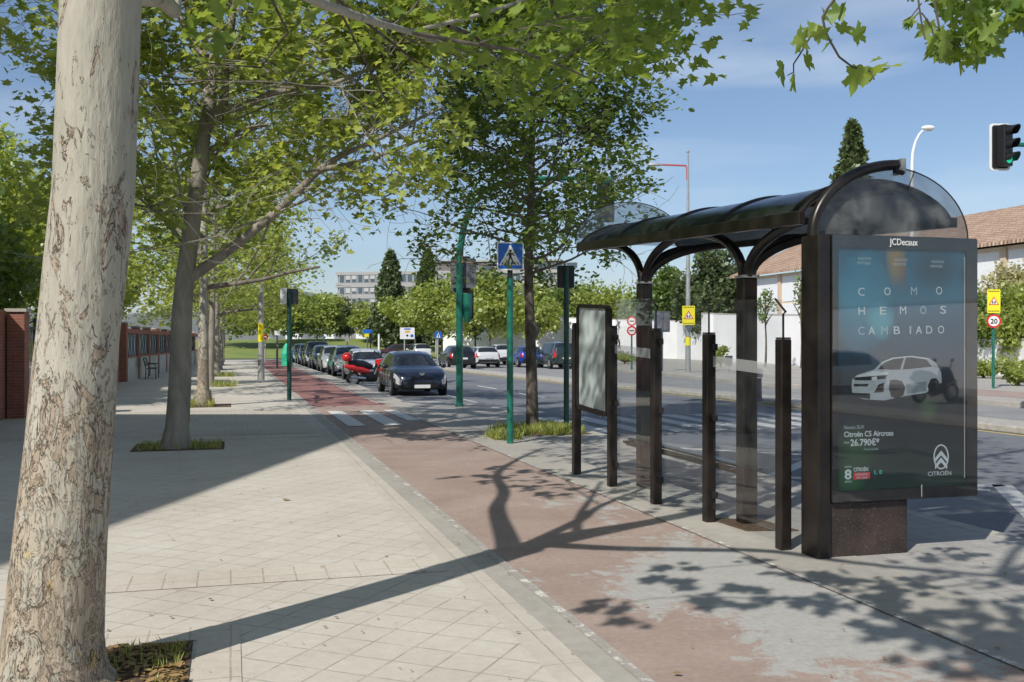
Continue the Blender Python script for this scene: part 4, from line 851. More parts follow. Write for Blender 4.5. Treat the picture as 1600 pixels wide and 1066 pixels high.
MB().box(-.12, .12, .4, 34, -.1, .95).build('plinth', M['plinth'], root)
MB().box(-.16, .16, .4, 34, .953, 1.03).build('plinth_coping', M['brick'], root)
MB().box(-.14, .14, .4, 34, 1.97, 2.16).build('top_beam', M['brick'], root)
for k in range(10):
    y = k*3.5; MB().box(-.16, .15, y, y+.4, -.1, 2.24 if k else 2.36).build('pillar', M['brick'], root); MB().box(-.19, .18, y-.03, y+.43, (2.24 if k else 2.36)+.003, (2.24 if k else 2.36)+.07).build('pillar_cap', M['concrete'], root)
    if k < 9:
        MB().box(.02, .05, y+.42, y+3.48, 1.04, 1.96).build('screen', M['screen'], root)
        mb = MB()
        for j in range(7): mb.tube([(.09, y+.5+j*.43, 1.03), (.10+.02*(j % 2), y+.6+j*.43, 1.5), (.09, y+.5+j*.43, 1.97)], .018, 5)
        mb.build('ironwork', M['ironwork'], root)
root = empty('pavement_bench', (-3.35, 46.2, 0), math.radians(90), 'dark slatted metal bench against the pillared fence', 'bench')
for z, y in ((.44, -.2), (.44, -.08), (.44, .04)): MB().box(-.85, .85, y, y+.1, z, z+.03).build('seat_slat', M['ironwork'], root)
for z in (.56, .70, .83): MB().box(-.85, .85, .2+(z-.5)*.25, .22+(z-.5)*.25, z, z+.09).build('back_slat', M['ironwork'], root)
for s in (-.8, .8):
    MB().tube([(s, -.22, 0), (s, -.22, .42), (s, -.22, .64), (s, .1, .66), (s, .22, .66)], .022, 6).build('arm_leg', M['ironwork'], root); MB().tube([(s, .2, 0), (s, .18, .45), (s, .3, .92)], .022, 6).build('leg', M['ironwork'], root)
# ---------------- bus shelter ----------------
SH = M['shelter']; YP = 6.57
def pan(px, py, y=YP):      # pixel -> X, Z on the display plane
    k = (px-800)/F; d = y/(CT-k*ST); return ((k*CT+ST)*d, CH-(py-533)/F*d)
bs0 = Vector((4.2, 6.6, 0))
root = empty('bus_shelter', bs0, 0, 'dark brown metal and glass bus shelter with a curved smoked roof and a lit-up style advertising display', 'bus shelter')
root['label'] = 'dark metal and glass bus shelter with curved smoked roof and an advertising display'
def sb(mb, name, mat, parent=None, smooth=False, bevel=0):
    mb.v = [(x-bs0.x, y-bs0.y, z) for x, y, z in mb.v]; return mb.build(name, mat, parent or root, smooth, bevel)
xr = pan(1526, 500)[0]; zt = pan(1290, 365)[1]; zb = pan(1290, 787)[1]
# side column of the kiosk and base
sb(MB().box(4.265, 4.375, 6.56, 6.80, -.02, zt-.002), 'kiosk_column', SH, bevel=.012)
sb(MB().box(4.378, pan(1422, 860)[0], 6.60, 6.78, -.02, zb-.004), 'kiosk_base', M['shelter_base'], bevel=.008)
disp = sb(MB().box(4.378, xr, YP+.012, YP+.2, zb, zt), 'display_case', SH, bevel=.01)
# frame rim round the poster opening
px0, pz1 = pan(1308, 386); px1, pz0 = pan(1509, 762)
x0, x1, z0, z1 = px0, px1, pan(1308, 768)[1], pz1
def ring(outer, inner, y0, y1):
    n = len(outer); mb = MB(); vs = [(x, y0, z) for x, z in outer]+[(x, y0, z) for x, z in inner]+[(x, y1, z) for x, z in outer]+[(x, y1, z) for x, z in inner]
    fs = [(i, (i+1) % n, n+(i+1) % n, n+i) for i in range(n)]+[(2*n+i, 2*n+(i+1) % n, (i+1) % n, i) for i in range(n)]+[(n+i, n+(i+1) % n, 3*n+(i+1) % n, 3*n+i) for i in range(n)]
    return mb.add(vs, fs)
sb(ring(rrect(4.381, xr-.003, zb+.003, zt-.003, .015), rrect(x0, x1, z0, z1, .03), YP-.012, YP+.0115), 'display_frame', SH)
# poster
t = NT('poster'); c = t.n('ShaderNodeTexCoord'); mpn = t.n('ShaderNodeMapping'); t.l(c.outputs['Object'], mpn.inputs[0]); v = mpn.outputs[0]; sp = t.n('ShaderNodeSeparateXYZ'); t.l(v, sp.inputs[0])
n1 = t.noise(v, 2.6, 7, .6, .6); zz_ = t.math('ADD', sp.outputs[2], t.math('MULTIPLY', t.math('SUBTRACT', n1, .5), .5))
col = t.ramp(t.math('MULTIPLY', zz_, .4), (.2, (.012, .04, .022)), (.32, (.018, .028, .02)), (.40, (.012, .012, .014)), (.55, (.03, .04, .055)), (.68, (.02, .12, .22)), (.80, (.03, .22, .38)), (1, (.03, .12, .2)))
def blob(cx_, cz, rx, rz, colr, k):
    global col
    dx = t.math('MULTIPLY', t.math('SUBTRACT', sp.outputs[0], cx_), 1/rx); dz = t.math('MULTIPLY', t.math('SUBTRACT', sp.outputs[2], cz), 1/rz)
    r2 = t.math('ADD', t.math('MULTIPLY', dx, dx), t.math('MULTIPLY', dz, dz)); m_ = t.math('MULTIPLY', t.ramp(t.math('ADD', r2, t.math('MULTIPLY', t.math('SUBTRACT', n1, .5), 1.6)), (0, 1), (1, 0)), k)
    col = t.mix(m_, col, colr)
def pl(px, py): a = pan(px, py); return a[0]-bs0.x, a[1]
for px, py, rx, rz, cc, k in [(1350, 470, .28, .42, (.05, .38, .58), .9), (1375, 500, .14, .16, (.12, .62, .80), .85), (1400, 405, .1, .24, (.50, .33, .10), .9), (1410, 425, .05, .2, (.35, .12, .08), .5), (1460, 420, .22, .2, (.03, .06, .09), .8), (1335, 700, .22, .25, (.06, .15, .04), .7), (1450, 640, .1, .12, (.07, .18, .05), .7), (1330, 750, .14, .12, (.04, .2, .06), .8)]:
    q = pl(px, py); blob(q[0], q[1], rx, rz, cc, k)
M['poster'] = t.set(t.mix(1.0, col, (.42, .42, .42), 'MULTIPLY'), .5)
def lz(mb): return mb
poster = sb(MB().plate(rrect(x0-.004, x1+.004, z0-.004, z1+.004, .03), YP+.004, YP+.009), 'poster', M['poster'], disp)
def pmat(n_, c_): return pm(n_, c_, .5, var=.06, scale=12)
M['p_white'] = pmat('print_white', (.42, .47, .5)); M['p_dim'] = pmat('print_dim_white', (.26, .33, .37)); M['p_red'] = pmat('print_red', (.45, .04, .05)); M['p_cyan'] = pmat('print_green', (.05, .35, .28)); M['p_body'] = pmat('print_car_body', (.24, .28, .31)); M['p_dark'] = pmat('print_car_dark', (.008, .009, .011)); M['p_mid'] = pmat('print_car_mid', (.13, .16, .18)); M['p_light'] = pmat('print_car_light', (.38, .43, .45))
yT = YP+.0032
def ptx(s, px, py, pxw, pxh, mat='p_white', bold=0, name='lettering'):
    a = pan(px, py); wdt = pxw*7.6/F*1.05; o = text(name, s, pxh*7.6/F*1.38, M[mat], disp, (a[0]-bs0.x, yT-bs0.y, a[1]), wdt, bold=bold, depth=.0004)
    return o
for s, y, xs in (('COMO', 462, (1346, 1387, 1428, 1468)), ('HEMOS', 492, (1346, 1379, 1411, 1443, 1474)), ('CAMBIADO', 523, (1346, 1363, 1382, 1401, 1421, 1437, 1452, 1471))):
    for ch, x in zip(s, xs):
        wI = 3 if ch == 'I' else 11; ptx(ch, x-wI/2, y-.3*(x-1346)/20, wI, 13, 'p_white' if (x+y) % 3 else 'p_dim')
for s, px, py in (('NUEVOS', 1341, 406), ('MOTORES', 1340, 413), ('NUEVOS', 1398, 408), ('ESPACIOS', 1396, 415), ('NUEVA', 1456, 411), ('AVENTURA', 1454, 418)): ptx(s, px, py, 22, 4.5, 'p_dim')
ptx('Nuevo SUV', 1319, 671, 34, 6, 'p_dim'); ptx('Citroën C5 Aircross', 1319, 683, 85, 8.5, 'p_white', .001); ptx('26.790€*', 1329, 697, 50, 10.5, 'p_white', .0015); ptx('Desde', 1319, 693, 9, 3, 'p_white'); ptx('Financiando', 1350, 704, 25, 4, 'p_dim')
ptx('8', 1320, 749, 12, 15, 'p_white', .003); ptx('HASTA', 1320, 731, 12, 2.6, 'p_white'); ptx('AÑOS', 1320, 754.5, 12, 3, 'p_white'); ptx('CITROËN', 1334, 737, 25, 6, 'p_white', .001)
ptx('CITROËN', 1450, 744, 42, 7, 'p_white')
def pshape(name, pts, mat, k=0, parent=None):
    P = []
    for px, py in pts: a = pan(px, py); P.append(a)
    return sb(MB().plate(P, YP+.0036-.0004*k, YP+.0037-.0004*k+.0001), name, M[mat], parent or disp)
pshape('red_badge', [(1334, 739), (1360, 738), (1360, 748), (1334, 750)], 'p_red', 0)
ptx('GARANTIA', 1336, 743.5, 22, 3.6, 'p_white').location.y -= .002; ptx('WE CARE', 1338, 748.6, 19, 3.6, 'p_white').location.y -= .002
ptx('L E', 1366, 741, 14, 6, 'p_cyan', .001)
# printed double-chevron badge
oc = [(1471+12.0*math.cos(k*math.pi/16), 714+19.6*math.sin(k*math.pi/16)) for k in range(32)]; ic = [(1471+10.0*math.cos(k*math.pi/16), 714+17.4*math.sin(k*math.pi/16)) for k in range(32)]
sb(ring([pan(*p) for p in oc], [pan(*p) for p in ic], YP+.0034, YP+.0036), 'emblem', M['p_white'], disp)
for dy in (0, 11): pshape('emblem_chevron', [(1461.5, 716+dy), (1471, 704+dy), (1480.5, 716+dy), (1480.5, 723+dy-.5), (1471, 711.5+dy), (1461.5, 723+dy-.5)], 'p_white')
# printed car
car = pshape('printed_car', [(1331, 605), (1332, 593), (1340, 586), (1366, 578), (1378, 566), (1395, 559), (1425, 556), (1452, 560), (1463, 567), (1471, 582), (1472, 598), (1458, 604), (1448, 614), (1420, 618), (1400, 622), (1382, 626), (1350, 624), (1333, 618)], 'p_body', 0)
for nm, P, m_, k in [('printed_window', [(1372, 577), (1383, 566), (1397, 561), (1421, 558), (1448, 562), (1457, 573), (1420, 577), (1396, 578)], 'p_dark', 1), ('printed_pillar', [(1413, 559), (1416, 559), (1411, 577), (1407, 577)], 'p_body', 2), ('printed_wheel', [(1391, 594), (1400, 593), (1410, 596), (1415, 606), (1412, 618), (1401, 623), (1393, 620), (1389, 607)], 'p_dark', 1), ('printed_wheel', [(1455, 592), (1463, 591), (1468, 597), (1468, 606), (1462, 614), (1452, 615), (1450, 603)], 'p_dark', 1),
                     ('printed_grille', [(1334, 590), (1387, 586), (1384, 592), (1352, 595), (1335, 594)], 'p_dark', 1), ('printed_intake', [(1334, 600), (1358, 600), (1356, 604), (1335, 604)], 'p_dark', 1), ('printed_bumper', [(1332, 614), (1360, 615), (1360, 624), (1333, 620)], 'p_dark', 1), ('printed_intake', [(1373, 601), (1382, 598), (1381, 613), (1366, 614)], 'p_dark', 1), ('printed_bonnet', [(1338, 588), (1366, 580), (1390, 582), (1386, 586), (1342, 590)], 'p_light', 1), ('printed_flank', [(1416, 600), (1448, 596), (1448, 611), (1418, 616)], 'p_mid', 1), ('printed_roofline', [(1378, 566), (1395, 559), (1425, 556), (1452, 560), (1452, 561.5), (1425, 558), (1396, 561), (1381, 567)], 'p_light', 2), ('printed_lamp', [(1362, 590), (1370, 588), (1371, 593), (1363, 595)], 'p_light', 2)]:
    pshape(nm, P, m_, k)
sb(MB().box(x1-.018, x1-.012, YP-.006, YP-.002, z0+.06, z1-.05), 'display_edge_strip', M['galv'], disp)
sb(MB().plate(rrect(4.385, xr-.006, zb+.006, zt-.006, .012), YP-.018, YP-.014), 'cover_glass', M['cover'], disp)
sb(MB().box(pan(1437, 770)[0], pan(1437, 770)[0]+.006, YP-.022, YP-.018, pan(1437, 776)[1], pan(1437, 757)[1]), 'lock_slot', M['galv'], disp)
a = pan(1388, 383); o = text('lettering', 'JCDecaux', .072, M['white'], disp, (a[0]-bs0.x, YP-.0205-bs0.y, a[1]), pan(1432, 380)[0]-a[0], bold=.0004, depth=.0008)
# posts, panes
posts = [(4.215, 6.97, 1.665), (4.205, 8.22, 1.715), (4.15, 9.27, 1.765), (4.165, 10.51, 1.81), (4.12, 11.59, 1.86)]
for i, (x, y, h_) in enumerate(posts):
    w_ = .047
    p = sb(MB().box(x-w_, x+w_, y-.05, y+.05, -.02, h_), 'post', SH, bevel=.01); sb(MB().box(x-w_*.93, x+w_*.93, y-.045, y+.045, h_+.001, h_+.014), 'post_cap', M['black'], p, bevel=.004)
for x, y, h_ in posts[:3]:
    sb(MB().tube([(x, y, h_), (x, y, h_+.2), (x+.01, y-.02, h_+.215), (x-.0, y+.12, h_+.325)], .009, 8), 'pane_rod', M['black'], smooth=True)
for i, (a, b) in enumerate(((0, 1), (1, 2), (2, 3))):
    pa, pb = posts[a], posts[b]; mb = MB(); xa, ya, xb, yb = pa[0]+.015, pa[1]+.055, pb[0]+.015, pb[1]-.055; za, zb_ = pa[2]+.32, pb[2]+.31
    vs = [(xa, ya, .12), (xb, yb, .12), (xb, yb, zb_), (xa, ya, za)]; vs += [(x+.01, y, z) for x, y, z in vs]
    mb.add(vs, [(0, 1, 2, 3), (7, 6, 5, 4), (0, 4, 5, 1), (1, 5, 6, 2), (2, 6, 7, 3), (3, 7, 4, 0)]); pn = sb(mb, 'glass_pane', M['glass'])
    for (cx2, cy2, hh) in ((xa, ya, pa[2]), (xb, yb, pb[2])):
        for zz2 in (.25, .95, hh-.12): sb(MB().box(cx2-.02, cx2+.03, cy2-.035, cy2+.035, zz2-.03, zz2+.03), 'clamp', M['black'], pn, bevel=.004)
    if i != 1 or True:
        f0 = [.0, .0, .0][i]; xs0, ys0, xs1, ys1 = xa-.004, ya, xb-.004, yb
        M.setdefault('film', glass_mat('frosted_film', (.6, .62, .62), 1.2, .0, .30))
        mb = MB(); mb.add([(xs0, ys0, pa[2]-.30), (xs1, ys1, pb[2]-.30), (xs1, ys1, pb[2]-.20), (xs0, ys0, pa[2]-.20)], [(0, 1, 2, 3)])
        M['band'] = M.get('band') or (lambda t_: t_)(None)
        if M['band'] is None:
            tb = NT('frosted_band'); tr = tb.n('ShaderNodeBsdfTransparent'); df = tb.n('ShaderNodeBsdfDiffuse'); df.inputs[0].default_value = (.75, .76, .76, 1); tl = tb.n('ShaderNodeBsdfTranslucent'); tl.inputs[0].default_value = (.8, .8, .8, 1)
            m1 = tb.n('ShaderNodeMixShader'); tb.l(df.outputs[0], m1.inputs[1]); tb.l(tl.outputs[0], m1.inputs[2]); m2 = tb.n('ShaderNodeMixShader'); m2.inputs[0].default_value = .5; tb.l(tr.outputs[0], m2.inputs[1]); tb.l(m1.outputs[0], m2.inputs[2]); tb.l(m2.outputs[0], tb.out.inputs[0]); M['band'] = tb.m
        if i != 1: sb(mb, 'safety_band', M['band'], pn)
# two main columns with curved branches
def colm(x, y, zc, w_, arms):
    c = sb(MB().box(x-w_, x+w_, y-w_, y+w_, -.02, zc), 'column', SH, bevel=.012)
    for k in (-.045, -.015, .015, .045): sb(MB().box(x-w_-.006, x-w_-.0005, y+k-.006, y+k+.006, .3, zc-.3), 'column_groove', M['black'], c); sb(MB().box(x+k-.006, x+k+.006, y-w_-.006, y-w_-.0005, .3, zc-.3), 'column_groove', M['black'], c)
    sb(MB().box(x-w_-.008, x+w_+.008, y-w_-.008, y+w_+.008, zc, zc+.025), 'collar', M['grey_metal'], c)
    for (dx, dy, ex, ey, ez) in arms:
        P = []; a0 = Vector((x+dx*.045, y+dy*.045, zc+.02)); a1 = Vector((x+ex, y+ey, ez))
        for k in range(13):
            s = k/12*math.pi/2; hh = ez-zc-.02
            P.append((a0.x+(a1.x-a0.x)*(1-math.cos(s)), a0.y+(a1.y-a0.y)*(1-math.cos(s)), a0.z+hh*math.sin(s)))
        sb(MB().tube(P, [.045]*10+[.04, .035, .03], 8, sx=1.0, sy=1.0), 'roof_arm', SH, smooth=True)
zE = lambda y: 2.64+.045*(y-7.0)          # height of the eave
colm(4.50, 8.06, 2.22, .072, [(-.3, -1, -.02, -1.0, zE(7.0)-.02), (-.3, 1, -.02, 1.05, zE(9.1)-.02), (1, 0, .95, -.35, zE(7.7)-.04), (1, .6, 1.0, .55, zE(8.4)-.04)])
colm(4.52, 10.42, 2.30, .072, [(-.3, -1, -.02, -1.0, zE(9.4)-.02), (-.3, 1, -.02, 1.1, zE(11.5)-.02), (1, 0, .95, -.35, zE(10)-.04), (1, .6, 1.0, .55, zE(10.9)-.04)])
# roof
XL, XRt = 4.3, 5.70
def rz(x, y): u = (x-XL)/(XRt-XL); return zE(y)+.29*(1-(2*u-1)**2)**.75 if 0 < u < 1 else zE(y)
ys_ = [6.86]+[7.0+k*1.24 for k in range(5)]; ys_[-1] = 11.98
NX = 20
for k in range(5):
    y0, y1 = ys_[k]+.012, ys_[k+1]-.012; mb = MB(); vs = []
    for y in (y0, y1):
        for i in range(NX+1):
            x = XL+(XRt-XL)*i/NX; vs.append((x, y, rz(x, y)+.012))
        for i in range(NX+1):
            x = XL+(XRt-XL)*i/NX; vs.append((x, y, rz(x, y)))
    n_ = NX+1; fs = []
    for i in range(NX): fs += [(i, i+1, 2*n_+i+1, 2*n_+i), (n_+i+1, n_+i, 3*n_+i, 3*n_+i+1)]
    fs += [tuple(range(n_))+tuple(range(2*n_-1, n_-1, -1)), tuple(range(2*n_, 3*n_))+tuple(range(4*n_-1, 3*n_-1, -1)), (0, n_, 3*n_, 2*n_), (n_-1, 2*n_-1, 4*n_-1, 3*n_-1)]
    mb.add(vs, fs); sb(mb, 'roof_panel', M['smoked'], smooth=True)
for k in range(6):
    y = ys_[k]; P = [(XL+(XRt-XL)*i/NX, y, rz(XL+(XRt-XL)*i/NX, y)+.012) for i in range(NX+1)]; sb(MB().tube(P, .02, 6), 'roof_rib', SH, smooth=True)
def beam(x, w_, z0_, z1_, name='eave_beam'):
    mb = MB(); vs = [(x+dx, y, zE(y)+dz) for y in (6.82, 12.0) for dx, dz in ((-w_, z0_), (w_, z0_), (w_, z1_), (-w_, z1_))]; mb.add(vs, [(0, 1, 2, 3), (7, 6, 5, 4), (0, 4, 5, 1), (1, 5, 6, 2), (2, 6, 7, 3), (3, 7, 4, 0)]); sb(mb, name, SH, bevel=.006)
beam(XL-.01, .028, -.07, .035); beam(XRt+.01, .028, -.05, .03); beam(5.1, .03, .19, .24, 'ridge_beam')
# large arched tube with end cap and glass lunettes
P = [(4.30+.79*(1-math.cos(s)), 6.69, zt-.01+.585*math.sin(s)) for s in [math.pi/2*k/16 for k in range(17)]]
ar = sb(MB().tube(P, .042, 10), 'arch_tube', SH, smooth=True); sb(MB().box(5.06, 5.10, 6.63, 6.75, zt+.50, zt+.62), 'arch_cap', M['grey_metal'], ar, bevel=.006); sb(MB().tube([(5.06, 6.62, zt+.5), (4.98, 6.62, zt+.515)], .02, 8), 'arch_bracket', SH, ar)
cxl, rl = 5.035, .735
P = [(cxl+rl*math.cos(math.pi*k/32), zt+.005+.56*math.sin(math.pi*k/32)) for k in range(33)]
lu = sb(MB().plate(P, 6.735, 6.745), 'lunette_glass', M['lunette'])
sb(MB().tube([(x, 6.74, z) for x, z in P], .006, 6), 'lunette_rim', M['black'], lu)
a0, a1 = P[11], (cxl+.14, zt+.33); sb(MB().tube([(cxl+.22, 6.732, zt+.545), (cxl+.15, 6.732, zt+.38)], .004, 5), 'pane_crack', M['black'], lu)
ff = zE(12)+.04; P = [(cxl+.0+.78*math.cos(math.pi*k/32), ff+.56*math.sin(math.pi*k/32)) for k in range(33)]
lu = sb(MB().plate(P, 12.02, 12.03), 'lunette_glass', M['lunette_far']); sb(MB().tube([(x, 12.025, z) for x, z in P], .006, 6), 'lunette_rim', M['black'], lu)
# information panel between the last two posts
xa, ya, xb, yb = 4.165, 10.56, 4.12, 11.54
def q3(u, z, o): return (xa+(xb-xa)*u+o, ya+(yb-ya)*u, z+.05*u)
def uplate(P, o0, o1):
    n_ = len(P); return MB().add([q3(u, z, o0) for u, z in P]+[q3(u, z, o1) for u, z in P], [tuple(range(n_)), tuple(range(2*n_-1, n_-1, -1))]+[(i, i+n_, (i+1) % n_+n_, (i+1) % n_) for i in range(n_)])
O = rrect(0.03, .97, .77, 2.06, .09); I = rrect(.075, .925, .83, 2.015, .03)
n_ = len(O); mb = MB(); vs = [q3(u, z, -.035) for u, z in O]+[q3(u, z, -.035) for u, z in I]+[q3(u, z, .035) for u, z in O]+[q3(u, z, .035) for u, z in I]
mb.add(vs, [(i, (i+1) % n_, n_+(i+1) % n_, n_+i) for i in range(n_)]+[(2*n_+i, 2*n_+(i+1) % n_, (i+1) % n_, i) for i in range(n_)]+[(n_+i, n_+(i+1) % n_, 3*n_+(i+1) % n_, 3*n_+i) for i in range(n_)]+[(2*n_+i, 3*n_+i, 3*n_+(i+1) % n_, 2*n_+(i+1) % n_) for i in range(n_)])
ip = sb(mb, 'information_panel', SH, smooth=True)
t = NT('frosted_panel'); v = t.co(); M['frost'] = t.set(t.mix(t.ramp(t.noise(t.co((1, 1, .6)), 3.2, 3), (.4, 0), (.6, 1)), (.36, .42, .42), (.55, .62, .62)), .35, coat=.4)
sb(uplate(I, -.012, .012), 'panel_board', M['frost'], ip)
# bench of the stop
be = sb(MB().box(4.60, 4.72, 8.35, 11.1, .46, .485), 'bench_seat', SH, bevel=.008); sb(MB().box(4.48, 4.80, 8.3, 8.36, .43, .459), 'bench_bracket', SH, be); sb(MB().box(4.52, 4.66, 11.0, 11.06, .43, .459), 'bench_bracket', SH, be)
sb(MB().tube([(4.6, 8.33, .43), (4.52, 8.12, .40)], .02, 6), 'bench_bracket', SH, be)
sb(MB().box(4.57, 4.60, 8.35, 11.1, .40, .455), 'bench_rail', SH, be)
# patch of old mortar by the post
mb = MB(); mb.slab([(4.3, 7.7), (4.75, 7.6), (4.7, 8.1), (4.25, 8.4)], -.001, .006); struct('mortar_patch', mb, M['soil'])
# ---------------- street furniture ----------------
def xyz(px, py): g = G(px, py); return (g[0], g[1], 0)
def signface(parent, cx_, cz, w_, h_, y=-.05): pass
# pedestrian crossing sign
p = xyz(797, 693); root = empty('crossing_sign', p, -.22, 'blue square pedestrian crossing sign on a green pole before the dark street tree', 'road sign')
MB().tube([(0, 0, -.02), (0, 0, 2.66)], .053, 14).build('pole', M['green'], root, smooth=40); MB().tube([(0, 0, 2.66), (0, 0, 2.80)], .043, 12).build('pole_collar', M['black'], root, smooth=40)
s_ = MB().plate(rrect(-.215, .215, 2.79, 3.235, .035), -.075, -.058).build('sign_plate', M['white'], root); MB().plate(rrect(-.195, .195, 2.81, 3.215, .025), -.0785, -.0755).build('blue_field', M['signblue'], s_)
MB().plate([(-.175, 2.865), (.175, 2.865), (0, 3.2)], -.0815, -.079).build('white_triangle', M['white'], s_)
mb = MB()
for k in range(6):
    x = -.125+k*.05; mb.plate([(x-.012+(.004*(2.5-k)*-1), 2.872), (x+.010-.004*(2.5-k), 2.872), (x*.9+.008, 2.92), (x*.9-.010, 2.92)], -.085, -.082)
mb.plate(disc(0, 3.095, .021, 14), -.085, -.082); mb.plate([(-.024, 3.07), (.024, 3.07), (.02, 2.985), (-.02, 2.985)], -.085, -.082)
for P in ([(-.02, 2.995), (.004, 2.985), (-.028, 2.90), (-.05, 2.885), (-.055, 2.895), (-.042, 2.905)], [(.018, 2.995), (-.004, 2.985), (.028, 2.93), (.04, 2.885), (.06, 2.885), (.058, 2.897), (.045, 2.94)], [(-.024, 3.07), (-.018, 3.045), (-.05, 3.01), (-.062, 3.018)], [(.024, 3.07), (.018, 3.045), (.046, 3.02), (.07, 3.01), (.072, 3.022), (.052, 3.035)]): mb.plate(P, -.085, -.082)
mb.build('walking_figure', M['black'], s_); MB().box(-.14, .14, -.057, -.045, 2.93, 2.97).build('bracket', M['galv'], root); MB().box(-.14, .14, -.057, -.045, 3.08, 3.12).build('bracket', M['galv'], root)
# curved traffic-light mast
p = xyz(718, 635); root = empty('traffic_light', p, -.2, 'green curved traffic light mast reaching over the road, left of the crossing sign', 'traffic light')
MB().tube([(0, 0, -.02), (0, 0, 3.5), (.02, 0, 4.0), (.12, 0, 4.6), (.3, 0, 5.1), (.6, 0, 5.45), (1.1, 0, 5.68), (2.0, 0, 5.78), (3.0, 0, 5.80), (3.9, 0, 5.8)], [.088, .088, .085, .082, .078, .07, .065, .06, .055, .05], 14).build('mast', M['green'], root, smooth=40)
MB().box(-.11, .11, -.11, .11, 0, .03).build('base_plate', M['dkgreen'], root)
def head(parent, name, x, y, z, n_=3, s=.30, face=1, board=None, lit=None, boardw=.1):
    """signal head; face=+1 looks along +Y, -1 looks along -Y"""
    h_ = n_*s; g = MB().box(x-.15, x+.15, y-.10, y+.10, z, z+h_).build(name, M['black'], parent, bevel=.02)
    if board: MB().plate(rrect(x-.15-boardw, x+.15+boardw, z-.08, z+h_+.08, .05), y-.01+(-.092*face if False else 0), y+.01).build('backing_board', M[board], g)
    for k in range(n_):
        zc = z+s*(k+.5); yy = y+face*.101; col_ = lit if (lit and k == 0) else 'lens'
        MB().lathe([(.105, 0), (.105, face*.008)], 18, (x, yy, zc), axis='y').build('lens', M[col_], g)
        mb = MB(); n2 = 12; vs = []
        for q in range(n2+1):
            a = math.radians(-20+220*q/n2); ca, sa = math.cos(a), math.sin(a)
            vs += [(x+.118*ca, yy, zc+.118*sa), (x+.118*ca, yy+face*(.2 if 0 <= 1 else .1)*(.55+.45*max(0, sa)), zc+.118*sa), (x+.108*ca, yy+face*.2*(.55+.45*max(0, sa)), zc+.108*sa), (x+.108*ca, yy, zc+.108*sa)]
        fs = [(4*q+j, 4*q+(j+1) % 4, 4*q+4+(j+1) % 4, 4*q+4+j) for q in range(n2) for j in range(4)]; mb.add(vs, fs); mb.build('visor', M['black'], g)
    return g
M['lens'] = pm('dark_lens', (.03, .03, .03), .2)
t = NT('green_lamp'); t.b.inputs['Emission Color'].default_value = (.02, .6, .35, 1); t.b.inputs['Emission Strength'].default_value = .8; M['green_lamp'] = t.set((.01, .2, .12), .3)
M['board'] = pm('backing_board', (.13, .14, .16), .6)
head(root, 'signal_head', .05, .2, 2.95, 3, .26, 1, 'board', None, .09); MB().plate(rrect(-.22, .42, 3.0, 3.75, .05), .085, .1).build('backing_board', M['board'], root)
g_ = MB().tube([(.2, .05, 2.12), (.2, .05, 2.3), (.2, .05, 2.62), (.2, .05, 2.85)], [.06, .12, .135, .13], 12).build('pedestrian_head', M['green'], root, smooth=40)
MB().plate(rrect(.2, .36, 2.2, 2.95, .06), .06, .2).build('pedestrian_visor', M['black'], root)
head(root, 'signal_head', 3.7, -.15, 4.75, 3, .3, 1, 'dkgreen', None, .08)
# dark pole behind the tree with a pedestrian signal
p = xyz(885, 675); root = empty('signal_post', p, -.2, 'dark green signal post right of the brown street tree trunk', 'traffic light')
MB().tube([(0, 0, -.02), (0, 0, 3.0)], .05, 12).build('pole', M['dkgreen'], root, smooth=40); head(root, 'signal_head', .0, .10, 2.62, 2, .2, 1, None, None, .0)
# sign seen from behind on the left
p = xyz(452, 625); root = empty('sign_post', p, -.2, 'green post with road signs seen from behind, between the cycle path and the pavement', 'road sign')
MB().tube([(0, 0, -.02), (0, 0, 3.05)], .062, 12).build('pole', M['dkgreen'], root, smooth=40)
MB().plate(rrect(-.20, .24, 2.68, 3.12, .05), .07, .085).build('sign_plate', M['signback'], root); MB().plate(rrect(-.235, -.06, 2.68, 3.14, .03), -.09, -.075).build('small_plate', M['panel_white'], root)
# grey lamp post on the pavement
p = xyz(408, 598); root = empty('lamp_post', p, 0, 'grey street lamp post with a yellow sticker on the left pavement', 'street lamp')
MB().tube([(0, 0, -.02), (0, 0, 1.2), (0, 0, 8.6)], [.14, .115, .07], 12).build('pole', M['galv'], root, smooth=40); MB().tube([(0, 0, 1.62), (0, 0, 2.35)], .119, 12).build('sticker', M['yellow'], root, smooth=40)
MB().tube([(0, 0, 8.5), (.4, 0, 8.9), (1.2, 0, 9.05)], .04, 8).build('arm', M['galv'], root); MB().ell((1.5, 0, 9.03), (.38, .14, .08)).build('lamp_head', M['white'], root, smooth=60)
# tall lamp with a reddish arm
def place(px, d): q = D(px, 533, d); return (q[0], q[1], 0)
dl = 52.1; p = place(1075, dl); root = empty('street_lamp', p, -TH, 'tall thin street lamp with a reddish arm pointing left above the shelter roof', 'street lamp')
zl = lambda py, d: CH-(py-533)/F*d
MB().tube([(0, 0, -.02), (0, 0, 4), (0, 0, zl(238, dl))], [.15, .12, .045], 12).build('pole', M['grey_metal'], root, smooth=40)
MB().tube([(-.04, 0, zl(282, dl)), (-.05, 0, zl(262, dl)), (-.12, 0, zl(259, dl)), (-1.5, 0, zl(257.5, dl))], .05, 8).build('arm', M['redsign_dark'], root, smooth=40); MB().ell((-1.72, 0, zl(257.5, dl)), (.42, .13, .09)).build('lamp_head', M['galv'], root, smooth=60)
MB().ell((0, 0, zl(237, dl)), (.08, .08, .1)).build('finial', M['grey_metal'], root)
